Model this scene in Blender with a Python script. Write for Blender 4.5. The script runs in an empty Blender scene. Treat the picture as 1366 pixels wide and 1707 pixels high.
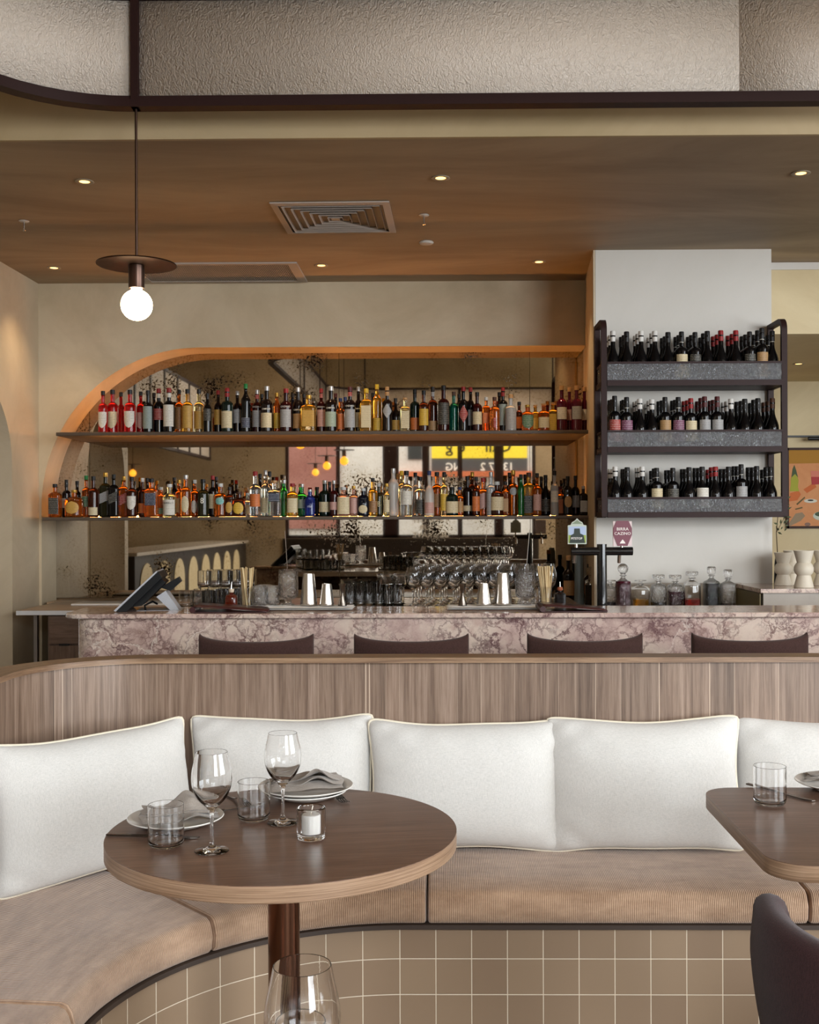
import bpy, math, random
from mathutils import Vector, Matrix
random.seed(7)
PI = math.pi
sc = bpy.context.scene
col = sc.collection
def lin(c):
    if isinstance(c, str):
        c = [int(c[i:i+2], 16)/255 for i in (0, 2, 4)]
    return tuple(((v+0.055)/1.055)**2.4 if v > 0.04045 else v/12.92 for v in c[:3])

# ------------------------------------------------------------------ camera
F, PX, PY, H = 1862.0, 713.0, 865.0, 1.481
YAW, ROLL = 0.012, 0.0035
fwd = Vector((-math.sin(YAW), math.cos(YAW), 0)); rt0 = Vector((math.cos(YAW), math.sin(YAW), 0)); up0 = Vector((0, 0, 1))
rt = rt0*math.cos(ROLL) - up0*math.sin(ROLL); up = up0*math.cos(ROLL) + rt0*math.sin(ROLL)
cam_d = bpy.data.cameras.new('camera'); cam = bpy.data.objects.new('camera', cam_d); col.objects.link(cam)
m = Matrix((rt, up, -fwd)).transposed().to_4x4(); m.translation = Vector((0, 0, H)); cam.matrix_world = m
cam_d.sensor_width = 36; cam_d.lens = 36*F/1707; cam_d.shift_x = (683-PX)/1707; cam_d.shift_y = (PY-853.5)/1707
cam_d.clip_start = 0.05; cam_d.clip_end = 200
sc.camera = cam
def ray(x, y): return fwd + rt*((x-PX)/F) - up*((y-PY)/F)
def at(x, y, Y):
    r = ray(x, y); t = Y/r.y; return Vector((r.x*t, Y, H+r.z*t))
def onz(x, y, z):
    r = ray(x, y); t = (z-H)/r.z; return Vector((r.x*t, r.y*t, z))
# ------------------------------------------------------------------ world, lights, exposure
sc.view_settings.view_transform = 'Standard'; sc.view_settings.look = 'None'; sc.view_settings.gamma = 1
sc.view_settings.use_curve_mapping = False; sc.view_settings.exposure = 0.0
w = bpy.data.worlds.new('sky'); sc.world = w; w.use_nodes = True
w.node_tree.nodes['Background'].inputs[0].default_value = (0.86, 0.93, 1, 1)
w.node_tree.nodes['Background'].inputs[1].default_value = 4.5
def area(name, loc, target, sx, sy, watts, colr, spread=PI):
    l = bpy.data.lights.new(name, 'AREA'); l.shape = 'RECTANGLE'; l.size = sx; l.size_y = sy; l.energy = watts; l.color = colr; l.spread = spread
    o = bpy.data.objects.new(name, l); col.objects.link(o); o.location = loc
    d = Vector(target)-Vector(loc); o.rotation_euler = d.to_track_quat('-Z', 'Y').to_euler(); return o
# lamps added at made-up windows of the rear and right-hand walls (they are built below, behind the camera)
DAY = (0.90, 0.955, 1.0)
area('window_daylight_rear', (5.1, -4.9, 2.35), (5.1, 5, 1.9), 3.9, 3.3, 640, DAY)
area('window_daylight_side', (7.4, 0.6, 2.3), (0, 0.9, 2.2), 4.6, 3.2, 330, DAY)
area('window_daylight_clerestory', (-0.1, -4.93, 3.9), (-0.1, 4, 0.9), 3.5, 1.0, 400, DAY)  # added key lamp for the bench, behind a made-up high window
sc.cycles.use_denoising = True
sc.cycles.max_bounces = 10; sc.cycles.transmission_bounces = 10; sc.cycles.glossy_bounces = 5; sc.cycles.diffuse_bounces = 4
sc.cycles.transparent_max_bounces = 12; sc.cycles.caustics_refractive = True; sc.cycles.caustics_reflective = False
sc.cycles.sample_clamp_indirect = 4.0

# ------------------------------------------------------------------ materials
MC = {}
class NT:
    def __init__(s, name):
        s.m = bpy.data.materials.new(name); s.m.use_nodes = True; s.t = s.m.node_tree; s.b = s.t.nodes['Principled BSDF']
    def n(s, typ, **kw):
        nd = s.t.nodes.new(typ)
        for k, v in kw.items():
            if k.startswith('i_'):
                key = k[2:]; key = int(key) if key.isdigit() else key.replace('_', ' ')
                nd.inputs[key].default_value = v
            else: setattr(nd, k, v)
        return nd
    def l(s, a, ao, b, bi): s.t.links.new(a.outputs[ao], b.inputs[bi])
    def set(s, **kw):
        for k, v in kw.items(): s.b.inputs[k.replace('_', ' ')].default_value = v
    def coord(s, kind='Object', scale=(1, 1, 1), rot=(0, 0, 0), loc=(0, 0, 0)):
        tc = s.n('ShaderNodeTexCoord'); mp = s.n('ShaderNodeMapping')
        mp.inputs['Scale'].default_value = scale; mp.inputs['Rotation'].default_value = rot; mp.inputs['Location'].default_value = loc
        s.l(tc, kind, mp, 0); return mp
    def ramp(s, src, out, stops):
        r = s.n('ShaderNodeValToRGB'); e = r.color_ramp.elements
        while len(e) < len(stops): e.new(0.5)
        for k, (p, c) in enumerate(stops): e[k].position = p; e[k].color = (*lin(c), 1) if not isinstance(c, (int, float)) else (c, c, c, 1)
        s.l(src, out, r, 0); return r
    def bump(s, src, out, strength, dist=0.01):
        b = s.n('ShaderNodeBump'); b.inputs['Strength'].default_value = strength; b.inputs['Distance'].default_value = dist
        s.l(src, out, b, 'Height'); s.l(b, 0, s.b, 'Normal'); return b
def plain(key, c, rough=0.5, metal=0.0, trans=0.0, ior=1.45, emit=None, es=0.0, coat=0.0, alpha=1.0, sheen=0.0, spec=0.5):
    if key in MC: return MC[key]
    k = NT(key); k.set(Base_Color=(*lin(c), 1), Roughness=rough, Metallic=metal, IOR=ior, Transmission_Weight=trans, Coat_Weight=coat, Sheen_Weight=sheen, Specular_IOR_Level=spec)
    if emit: k.set(Emission_Color=(*lin(emit), 1), Emission_Strength=es)
    # faint procedural variation of the finish
    mp = k.coord('Object', (14, 14, 14)); n = k.n('ShaderNodeTexNoise', i_Scale=3.0)
    k.l(mp, 0, n, 'Vector'); r = k.n('ShaderNodeMapRange'); k.l(n, 'Fac', r, 0)
    r.inputs[3].default_value = max(0, rough-0.03); r.inputs[4].default_value = min(1, rough+0.03)
    if rough > 0.02: k.l(r, 0, k.b, 'Roughness')
    MC[key] = k.m; return k.m
def plaster(key, c1, c2, scale=1.3, rough=0.62, stretch=(1, 1, 1)):
    if key in MC: return MC[key]
    k = NT(key); mp = k.coord('Object', stretch)
    n = k.n('ShaderNodeTexNoise', i_Scale=scale, i_Detail=8.0, i_Roughness=0.62, i_Distortion=1.1); k.l(mp, 0, n, 'Vector')
    r = k.ramp(n, 'Fac', [(0.32, c1), (0.68, c2)]); k.l(r, 0, k.b, 'Base Color')
    n2 = k.n('ShaderNodeTexNoise', i_Scale=scale*14, i_Detail=5.0); k.l(mp, 0, n2, 'Vector'); k.bump(n2, 'Fac', 0.12, 0.01)
    k.set(Roughness=rough); MC[key] = k.m; return k.m
def wood(key, c1, c2, c3, kind='Object', grain=(1, 1, 1), board=0.0, rough=0.42, coat=0.0):
    """grain: scale vector, the small component runs along the fibre; board: width of boards along U (UV only)"""
    if key in MC: return MC[key]
    k = NT(key); mp = k.coord(kind, grain)
    n = k.n('ShaderNodeTexNoise', i_Scale=1.0, i_Detail=9.0, i_Roughness=0.62, i_Distortion=0.9)
    vec = mp
    if board:
        tc = k.n('ShaderNodeTexCoord'); sp = k.n('ShaderNodeSeparateXYZ'); k.l(tc, kind, sp, 0)
        nz = k.n('ShaderNodeTexNoise', noise_dimensions='1D', i_Scale=1.1/board, i_Detail=0.0); k.l(sp, 0, nz, 'W')
        ad = k.n('ShaderNodeMath', operation='MULTIPLY_ADD', i_1=board*2.2, i_2=0.0); k.l(nz, 'Fac', ad, 0)
        ad2 = k.n('ShaderNodeMath', operation='ADD'); k.l(ad, 0, ad2, 0); k.l(sp, 0, ad2, 1)
        dv = k.n('ShaderNodeMath', operation='DIVIDE', i_1=board); k.l(ad2, 0, dv, 0)
        fl = k.n('ShaderNodeMath', operation='FLOOR'); k.l(dv, 0, fl, 0); fr = k.n('ShaderNodeMath', operation='FRACT'); k.l(dv, 0, fr, 0)
        wn = k.n('ShaderNodeTexWhiteNoise', noise_dimensions='1D'); k.l(fl, 0, wn, 'W')
        cmb = k.n('ShaderNodeCombineXYZ'); sc_ = k.n('ShaderNodeMath', operation='MULTIPLY', i_1=37.0); k.l(wn, 'Value', sc_, 0)
        k.l(sc_, 0, cmb, 1); k.l(sc_, 0, cmb, 2)
        va = k.n('ShaderNodeVectorMath', operation='ADD'); k.l(mp, 0, va, 0); k.l(cmb, 0, va, 1); vec = va
    k.l(vec, 0, n, 'Vector')
    r = k.ramp(n, 'Fac', [(0.3, c1), (0.5, c2), (0.7, c3)])
    n2 = k.n('ShaderNodeTexNoise', i_Scale=5.0, i_Detail=4.0, i_Roughness=0.7); k.l(vec, 0, n2, 'Vector')
    mx = k.n('ShaderNodeMix', data_type='RGBA', blend_type='MULTIPLY'); mx.inputs[0].default_value = 0.6
    r2 = k.ramp(n2, 'Fac', [(0.35, 'ae9c90'), (0.6, 'ffffff')])
    k.l(r, 0, mx, 6); k.l(r2, 0, mx, 7); last, lo = mx, 2
    if board:
        hue = k.n('ShaderNodeMapRange', i_3=0.86, i_4=1.12); k.l(wn, 'Value', hue, 0)
        ml = k.n('ShaderNodeVectorMath', operation='SCALE'); k.l(mx, 2, ml, 0); k.l(hue, 0, ml, 'Scale')
        lt = k.n('ShaderNodeMath', operation='LESS_THAN', i_1=0.011); k.l(fr, 0, lt, 0)
        m2 = k.n('ShaderNodeMix', data_type='RGBA'); k.l(lt, 0, m2, 0); k.l(ml, 0, m2, 6); m2.inputs[7].default_value = (*lin('bda893'), 1)
        last, lo = m2, 2
    k.l(last, lo, k.b, 'Base Color'); k.bump(n2, 'Fac', 0.08, 0.003)
    k.set(Roughness=rough, Coat_Weight=coat, Coat_Roughness=0.15); MC[key] = k.m; return k.m
def metal(key, c, rough=0.35, brushed=False):
    if key in MC: return MC[key]
    k = NT(key); k.set(Base_Color=(*lin(c), 1), Metallic=1.0, Roughness=rough)
    mp = k.coord('Object', (200, 200, 3) if brushed else (12, 12, 12)); n = k.n('ShaderNodeTexNoise', i_Scale=1.0, i_Detail=3.0); k.l(mp, 0, n, 'Vector')
    r = k.n('ShaderNodeMapRange'); k.l(n, 'Fac', r, 0); r.inputs[3].default_value = rough*0.8; r.inputs[4].default_value = rough*1.25; k.l(r, 0, k.b, 'Roughness')
    MC[key] = k.m; return k.m
def glass(key='clear glass', c='ffffff', rough=0.0, ior=1.47):
    return plain(key, c, rough, 0, 1.0, ior)
def rippled(key, c, trans, rough, scale, strength, dist=0.02, ior=1.4, spec=0.5, thru=0.0):
    if key in MC: return MC[key]
    k = NT(key); k.set(Base_Color=(*lin(c), 1), Transmission_Weight=trans, Roughness=rough, IOR=ior, Specular_IOR_Level=spec)
    mp = k.coord('Object', (1, 1, 0.7)); n = k.n('ShaderNodeTexNoise', i_Scale=scale, i_Detail=3.0, i_Roughness=0.45, i_Distortion=1.6); k.l(mp, 0, n, 'Vector')
    k.bump(n, 'Fac', strength, dist)
    if thru:
        tr = k.n('ShaderNodeBsdfTranslucent'); tr.inputs['Color'].default_value = (*lin(c), 1); ms = k.n('ShaderNodeMixShader'); ms.inputs[0].default_value = thru
        k.l(k.b, 0, ms, 1); k.l(tr, 0, ms, 2); k.l(ms, 0, k.t.nodes['Material Output'], 'Surface')
    MC[key] = k.m; return k.m
def fabric(key, c1, c2, weave=900, sheen=0.3, bumpy=0.25, rough=0.9):
    if key in MC: return MC[key]
    k = NT(key); mp = k.coord('Object')
    a = k.n('ShaderNodeTexNoise', i_Scale=weave*0.6, i_Detail=1.0); ms = k.coord('Object', (1, 1, 0.10)); k.l(ms, 0, a, 'Vector')
    b = k.n('ShaderNodeTexNoise', i_Scale=weave*0.6, i_Detail=1.0); ms2 = k.coord('Object', (0.10, 1, 1)); k.l(ms2, 0, b, 'Vector')
    ad = k.n('ShaderNodeMath', operation='ADD'); k.l(a, 'Fac', ad, 0); k.l(b, 'Fac', ad, 1)
    hf = k.n('ShaderNodeMath', operation='MULTIPLY', i_1=0.5); k.l(ad, 0, hf, 0)
    r = k.ramp(hf, 0, [(0.36, c1), (0.6, c2)]); k.l(r, 0, k.b, 'Base Color'); k.bump(hf, 0, bumpy, 0.002)
    k.set(Roughness=rough, Sheen_Weight=sheen, Specular_IOR_Level=.2); MC[key] = k.m; return k.m
def corduroy(key, c1, c2, pitch=0.0052):
    if key in MC: return MC[key]
    k = NT(key); tc = k.n('ShaderNodeTexCoord'); sp = k.n('ShaderNodeSeparateXYZ'); k.l(tc, 'UV', sp, 0)
    mu = k.n('ShaderNodeMath', operation='MULTIPLY', i_1=2*PI/pitch); k.l(sp, 0, mu, 0); sn = k.n('ShaderNodeMath', operation='SINE'); k.l(mu, 0, sn, 0)
    mr = k.n('ShaderNodeMapRange', i_1=-1.0, i_2=1.0); k.l(sn, 0, mr, 0)
    r = k.ramp(mr, 0, [(0.0, c1), (0.55, c2)])
    mp = k.coord('UV', (5, 12, 1)); n = k.n('ShaderNodeTexNoise', i_Scale=1.6, i_Detail=8.0, i_Roughness=0.7); k.l(mp, 0, n, 'Vector')
    r2 = k.ramp(n, 'Fac', [(0.3, 'bfb3a8'), (0.65, 'ffffff')]); mx = k.n('ShaderNodeMix', data_type='RGBA', blend_type='MULTIPLY'); mx.inputs[0].default_value = 0.8
    k.l(r, 0, mx, 6); k.l(r2, 0, mx, 7); k.l(mx, 2, k.b, 'Base Color'); k.bump(mr, 0, 0.5, 0.002)
    k.set(Roughness=0.85, Sheen_Weight=0.35); MC[key] = k.m; return k.m
def tiles(key, c1, c2, grout, pitch, u0, v0, g=0.016):
    k = NT(key); tc = k.n('ShaderNodeTexCoord'); sp = k.n('ShaderNodeSeparateXYZ'); k.l(tc, 'UV', sp, 0)
    ms = []; cell = []
    for ax, off in ((0, u0), (1, v0)):
        s = k.n('ShaderNodeMath', operation='SUBTRACT', i_1=off); k.l(sp, ax, s, 0)
        d = k.n('ShaderNodeMath', operation='DIVIDE', i_1=pitch); k.l(s, 0, d, 0)
        f = k.n('ShaderNodeMath', operation='FRACT'); k.l(d, 0, f, 0); fl = k.n('ShaderNodeMath', operation='FLOOR'); k.l(d, 0, fl, 0); cell.append(fl)
        c = k.n('ShaderNodeMath', operation='SUBTRACT', i_1=0.5); k.l(f, 0, c, 0); a = k.n('ShaderNodeMath', operation='ABSOLUTE'); k.l(c, 0, a, 0); ms.append(a)
    mx = k.n('ShaderNodeMath', operation='MAXIMUM'); k.l(ms[0], 0, mx, 0); k.l(ms[1], 0, mx, 1)
    gt = k.n('ShaderNodeMath', operation='GREATER_THAN', i_1=0.5-g); k.l(mx, 0, gt, 0)
    cb = k.n('ShaderNodeCombineXYZ'); k.l(cell[0], 0, cb, 0); k.l(cell[1], 0, cb, 1)
    wn = k.n('ShaderNodeTexWhiteNoise', noise_dimensions='2D'); k.l(cb, 0, wn, 'Vector')
    r = k.ramp(wn, 'Value', [(0.0, c1), (1.0, c2)]); m2 = k.n('ShaderNodeMix', data_type='RGBA'); k.l(gt, 0, m2, 0); k.l(r, 0, m2, 6); m2.inputs[7].default_value = (*lin(grout), 1)
    k.l(m2, 2, k.b, 'Base Color')
    mr = k.n('ShaderNodeMapRange', i_1=0.5-g*1.6, i_2=0.5-g*0.8, i_3=1.0, i_4=0.0); k.l(mx, 0, mr, 0); k.bump(mr, 0, 0.5, 0.0015)
    ro = k.n('ShaderNodeMapRange', i_3=0.38, i_4=0.8); k.l(gt, 0, ro, 0); k.l(ro, 0, k.b, 'Roughness'); return k.m
def marble(key):
    k = NT(key); mp = k.coord('Object', (1, 1, 1)); ns = k.n('ShaderNodeTexNoise', i_Scale=3.2, i_Detail=7.0, i_Roughness=0.65); k.l(mp, 0, ns, 'Vector')
    va = k.n('ShaderNodeVectorMath', operation='MULTIPLY_ADD'); k.l(ns, 'Color', va, 0); va.inputs[1].default_value = (0.42, 0.42, 0.42); k.l(mp, 0, va, 2)
    cols = k.ramp(ns, 'Fac', [(0.3, '92766f'), (0.44, 'c6aca2'), (0.56, 'd6c3b4'), (0.66, 'bb9d92'), (0.78, '8b6b6a')])
    out = cols; oo = 0
    for s, wdt, c, amt in ((5.5, 0.05, '55343a', 0.9), (19.0, 0.12, '64454a', 0.8), (9.0, 0.07, '6b4a48', 0.8), (2.6, 0.018, 'efe3d6', 0.6)):
        v = k.n('ShaderNodeTexVoronoi', feature='DISTANCE_TO_EDGE', i_Scale=s); k.l(va, 0, v, 'Vector')
        m1 = k.n('ShaderNodeMapRange', i_1=0.0, i_2=wdt, i_3=1.0, i_4=0.0); k.l(v, 'Distance', m1, 0)
        nn = k.n('ShaderNodeTexNoise', i_Scale=s*0.45, i_Detail=3.0); k.l(mp, 0, nn, 'Vector')
        m3 = k.n('ShaderNodeMapRange', i_1=0.42, i_2=0.62, i_3=0.0, i_4=amt); k.l(nn, 'Fac', m3, 0)
        mm = k.n('ShaderNodeMath', operation='MULTIPLY'); k.l(m1, 0, mm, 0); k.l(m3, 0, mm, 1)
        mx = k.n('ShaderNodeMix', data_type='RGBA'); k.l(mm, 0, mx, 0); k.l(out, oo, mx, 6); mx.inputs[7].default_value = (*lin(c), 1); out, oo = mx, 2
    k.l(out, oo, k.b, 'Base Color'); k.set(Roughness=0.12); return k.m
def antique_mirror():
    k = NT('antique mirror'); mp = k.coord('Object')
    a = k.n('ShaderNodeTexNoise', i_Scale=4.2, i_Detail=1.0); k.l(mp, 0, a, 'Vector')
    b = k.n('ShaderNodeTexNoise', i_Scale=60.0, i_Detail=4.0, i_Roughness=0.6); k.l(mp, 0, b, 'Vector')
    s = k.n('ShaderNodeMath', operation='MULTIPLY_ADD', i_1=0.55, i_2=0.0); k.l(a, 'Fac', s, 0)
    s2 = k.n('ShaderNodeMath', operation='MULTIPLY_ADD', i_1=0.6); k.l(b, 'Fac', s2, 0); k.l(s, 0, s2, 2)
    r = k.ramp(s2, 0, [(0.0, 'd2c9bb'), (0.60, 'bdb2a2'), (0.70, 'a89a84'), (0.73, '4a3a2a'), (0.78, '120d08')])
    k.l(r, 0, k.b, 'Base Color'); k.set(Metallic=1.0)
    r2 = k.n('ShaderNodeMapRange', i_1=0.69, i_2=0.74, i_3=0.02, i_4=0.5); k.l(s2, 0, r2, 0); k.l(r2, 0, k.b, 'Roughness'); return k.m
def printed(key, c, ink, dens=0.5):
    """paper label with rows of small printed marks"""
    if key in MC: return MC[key]
    k = NT(key); mp = k.coord('Object', (620, 620, 240)); n = k.n('ShaderNodeTexNoise', i_Scale=1.0, i_Detail=1.0); k.l(mp, 0, n, 'Vector')
    tc = k.n('ShaderNodeTexCoord'); sp = k.n('ShaderNodeSeparateXYZ'); k.l(tc, 'Object', sp, 0)
    mu = k.n('ShaderNodeMath', operation='MULTIPLY', i_1=620.0); k.l(sp, 2, mu, 0); sn = k.n('ShaderNodeMath', operation='SINE'); k.l(mu, 0, sn, 0)
    g1 = k.n('ShaderNodeMath', operation='GREATER_THAN', i_1=0.1); k.l(sn, 0, g1, 0); g2 = k.n('ShaderNodeMath', operation='GREATER_THAN', i_1=dens); k.l(n, 'Fac', g2, 0)
    m0 = k.n('ShaderNodeMath', operation='MULTIPLY'); k.l(g1, 0, m0, 0); k.l(g2, 0, m0, 1)
    mm = k.n('ShaderNodeMath', operation='MULTIPLY', i_1=0.6); k.l(m0, 0, mm, 0)
    mx = k.n('ShaderNodeMix', data_type='RGBA'); k.l(mm, 0, mx, 0); mx.inputs[6].default_value = (*lin(c), 1); mx.inputs[7].default_value = (*lin(ink), 1)
    k.l(mx, 2, k.b, 'Base Color'); k.set(Roughness=0.55); MC[key] = k.m; return k.m

# ------------------------------------------------------------------ mesh helpers
def mesh(name, V, Fc, mat, parent=None, loc=None, smooth=True, uv=None, rot=None, sharp=35):
    me = bpy.data.meshes.new(name); me.from_pydata([tuple(v) for v in V], [], Fc); me.update()
    if smooth:
        me.polygons.foreach_set('use_smooth', [True]*len(me.polygons)); me.set_sharp_from_angle(angle=math.radians(sharp))
    if uv:
        L = me.uv_layers.new(name='UVMap'); 
        for lp in me.loops: L.data[lp.index].uv = uv[lp.vertex_index]
    if mat: me.materials.append(mat)
    o = bpy.data.objects.new(name, me); col.objects.link(o)
    if parent: o.parent = parent
    if loc is not None: o.location = loc
    if rot is not None: o.rotation_euler = rot
    return o
class MB:
    def __init__(s): s.v = []; s.f = []
    def add(s, V, Fc):
        n = len(s.v); s.v += [Vector(v) for v in V]; s.f += [tuple(i+n for i in f) for f in Fc]; return s
    def box(s, c, d, rz=0, bev=0.0, rot=None):
        hx, hy, hz = d[0]/2, d[1]/2, d[2]/2; R = rot.to_3x3() if rot else Matrix.Rotation(rz, 3, 'Z')
        if bev <= 0:
            P = [(x, y, z) for z in (-hz, hz) for x, y in ((-hx, -hy), (hx, -hy), (hx, hy), (-hx, hy))]
            Q = [(3, 2, 1, 0), (4, 5, 6, 7), (0, 1, 5, 4), (1, 2, 6, 5), (2, 3, 7, 6), (3, 0, 4, 7)]
        else:
            P = []; b = min(bev, hx*.99, hy*.99, hz*.99)
            def ring(i, z):
                x, y = hx-i, hy-i; k = b-i if b > i else 0.0
                x, y = hx-i, hy-i; q = b*0.6
                return [(-x+q, -y, z), (x-q, -y, z), (x, -y+q, z), (x, y-q, z), (x-q, y, z), (-x+q, y, z), (-x, y-q, z), (-x, -y+q, z)]
            for i, z in ((b, -hz), (b*.3, -hz+b*.3), (0, -hz+b), (0, hz-b), (b*.3, hz-b*.3), (b, hz)): P += ring(i, z)
            Q = [tuple(range(7, -1, -1)), tuple(range(40, 48))]
            for r in range(5):
                for i in range(8): j = (i+1) % 8; Q.append((r*8+i, r*8+j, r*8+8+j, r*8+8+i))
        return s.add([R @ Vector(p) + Vector(c) for p in P], Q)
    def tube(s, pts, r, seg=10, close=False, cap=True):
        pts = [Vector(p) for p in pts]; n = len(pts); rr = r if isinstance(r, (list, tuple)) else [r]*n
        V = []; ref = None
        for i, p in enumerate(pts):
            a = pts[(i-1) % n] if (i or close) else p; b = pts[(i+1) % n] if (i < n-1 or close) else p
            t = (b-a).normalized()
            if ref is None: ref = Vector((0, 0, 1)) if abs(t.z) < 0.9 else Vector((1, 0, 0))
            u = (ref - t*ref.dot(t)); u = u.normalized() if u.length > 1e-6 else t.orthogonal().normalized(); ref = u; w_ = t.cross(u)
            for k in range(seg): an = 2*PI*k/seg; V.append(p + (u*math.cos(an)+w_*math.sin(an))*rr[i])
        Q = []
        for i in range(n if close else n-1):
            for k in range(seg):
                a, b = i*seg, ((i+1) % n)*seg; j = (k+1) % seg; Q.append((a+k, a+j, b+j, b+k))
        if cap and not close: Q += [tuple(range(seg-1, -1, -1)), tuple((n-1)*seg+k for k in range(seg))]
        return s.add(V, Q)
    def lathe(s, prof, seg=24, loc=(0, 0, 0), closed=False):
        """prof: (r, z[, n]) n = superellipse exponent (2 round, 6 square)"""
        V = []; Q = []; L = Vector(loc); n = len(prof); ids = []
        for p in prof:
            r, z = p[0], p[1]; e = p[2] if len(p) > 2 else 2
            if r < 1e-6: ids.append([len(V)]); V.append(Vector((0, 0, z))+L); continue
            ids.append(list(range(len(V), len(V)+seg)))
            for k in range(seg):
                a = 2*PI*(k+.5)/seg; ca, sa = math.cos(a), math.sin(a); q = r/((abs(ca)**e+abs(sa)**e)**(1/e)); V.append(Vector((q*ca, q*sa, z))+L)
        rng = range(n if closed else n-1)
        for i in rng:
            A, B = ids[i], ids[(i+1) % n]
            for k in range(seg):
                j = (k+1) % seg
                if len(A) == 1 and len(B) == 1: break
                if len(A) == 1: Q.append((A[0], B[j], B[k]))
                elif len(B) == 1: Q.append((A[k], A[j], B[0]))
                else: Q.append((A[k], A[j], B[j], B[k]))
        return s.add(V, Q)
    def prism(s, poly, z0, z1, bev=0.0):
        n = len(poly)
        if bev:
            c = Vector((sum(p[0] for p in poly)/n, sum(p[1] for p in poly)/n)); out = []
            ins = []
            for i in range(n):
                p, a, b = Vector(poly[i][:2]), Vector(poly[i-1][:2]), Vector(poly[(i+1) % n][:2])
                t = (b-a).normalized(); ins.append(p + Vector((-t.y, t.x))*bev)
            V = [(*q, z0) for q in ins] + [(*p[:2], z0+bev) for p in poly] + [(*p[:2], z1-bev) for p in poly] + [(*q, z1) for q in ins]; R = 4
        else: V = [(*p[:2], z0) for p in poly] + [(*p[:2], z1) for p in poly]; R = 2
        Q = [tuple(range(n-1, -1, -1)), tuple((R-1)*n+i for i in range(n))]
        for r in range(R-1):
            for i in range(n): j = (i+1) % n; Q.append((r*n+i, r*n+j, r*n+n+j, r*n+n+i))
        return s.add(V, Q)
    def strip(s, rows, closed=False):
        n = len(rows[0]); V = [p for r in rows for p in r]; Q = []
        for i in range(len(rows)-1):
            for k in range(n if closed else n-1): j = (k+1) % n; Q.append((i*n+k, i*n+j, (i+1)*n+j, (i+1)*n+k))
        return s.add(V, Q)
    def build(s, name, mat, parent=None, loc=None, rot=None, smooth=True, sharp=35):
        return mesh(name, s.v, s.f, mat, parent, loc, smooth, None, rot, sharp)
def bx(c, d, **k): return MB().box(c, d, **k)
def tag(o, label, cat, group=None):
    o['label'] = label; o['category'] = cat
    if group: o['group'] = group
    return o
def thing(name, label, cat, loc=(0, 0, 0), rz=0, group=None):
    o = bpy.data.objects.new(name, None); o.empty_display_size = 0.05; col.objects.link(o); o.location = loc; o.rotation_euler = (0, 0, rz)
    return tag(o, label, cat, group)
def struct(o): o['kind'] = 'structure'; return o
def dup(root, loc, rz=None, label=None, group=None, scale=None):
    r = root.copy(); col.objects.link(r); r.location = loc
    if rz is not None: r.rotation_euler = (0, 0, rz)
    if scale: r.scale = scale
    if label: r['label'] = label
    if group: r['group'] = group
    for ch in list(root.children):
        c = ch.copy(); col.objects.link(c); c.parent = r
        for g in ch.children: d = g.copy(); col.objects.link(d); d.parent = c
    return r
FONT_CACHE = {}
def text(s, size, name, mat, parent=None, loc=(0, 0, 0), rot=(PI/2, 0, 0), depth=0.0006, wrap=0.0, bold=0.0, sx=1.0, align='CENTER'):
    """lettering standing in the XZ plane facing -Y; wrap = radius of the bottle it sits on"""
    c = bpy.data.curves.new(name, 'FONT'); c.body = s; c.size = size; c.extrude = depth; c.align_x = align; c.align_y = 'CENTER'; c.offset = bold; c.resolution_u = 2
    t = bpy.data.objects.new(name, c); col.objects.link(t); bpy.context.view_layer.update()
    me = bpy.data.meshes.new_from_object(t.evaluated_get(bpy.context.evaluated_depsgraph_get())); bpy.data.objects.remove(t)
    for v in me.vertices:
        x, y, z = v.co.x*sx, v.co.y, v.co.z
        if wrap: a = x/wrap; v.co = ((wrap+z)*math.sin(a), y, wrap*(math.cos(a)-1)+z*math.cos(a))
        else: v.co.x = x
    me.materials.clear(); me.materials.append(mat)
    o = bpy.data.objects.new(name, me); col.objects.link(o); o.parent = parent; o.location = loc; o.rotation_euler = rot; return o
# ================================================================== SETTING
CEIL, YW, YM, YS = 3.07, 7.47, 7.755, 4.67
P_WALL = plaster('limewash wall', 'b5a286', 'cfbea2', 1.1)
P_BACK = plaster('limewash back wall', 'b8a688', 'd4c3a6', 1.0)
P_CEIL = plaster('limewash ceiling', '8c7860', 'b39d80', 0.9, stretch=(0.5, 1.6, 1))
P_FASC = plaster('limewash fascia', 'ab966f', 'bfa984', 0.8)
P_WHITE = plaster('pale painted plaster', 'cac5bc', 'd2cdc5', 1.0)
P_SAND = plaster('sand painted wall', 'c6b187', 'dac8a0', 0.9)
P_BROWN = plaster('brown corridor paint', '6d5130', '7d6040', 1.0)
DARKM = metal('plum brown metal', '4a3431', 0.42); DARK = plain('plum brown enamel', '2e1b19', 0.5, spec=0.22)
BLACK = plain('matt black', '0d0d0e', 0.45); STEEL = metal('brushed steel', 'c9c3bc', 0.22, True)
floor_m = wood('oak floor boards', '3a2c20', '483828', '544232', grain=(14, 1.2, 1), rough=0.5)
struct(bx((0.7, 1.5, -0.05), (14.6, 17.4, 0.1)).build('floor', floor_m, smooth=False))
# main ceiling, bar ceiling (a lower slab whose front edge is the fascia)
struct(bx((0.7, -0.2, 4.65), (14.6, 9.9, 0.1)).build('ceiling', P_CEIL, smooth=False))
struct(bx((0.7, YS-0.01, (CEIL+4.62)/2), (14.6, 0.02, 4.62-CEIL)).build('trim_1', P_FASC, smooth=False))
struct(bx((0.7, YS+2.8, CEIL+0.05), (14.6, 5.6, 0.1)).build('ceiling', P_CEIL, smooth=False))
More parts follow.
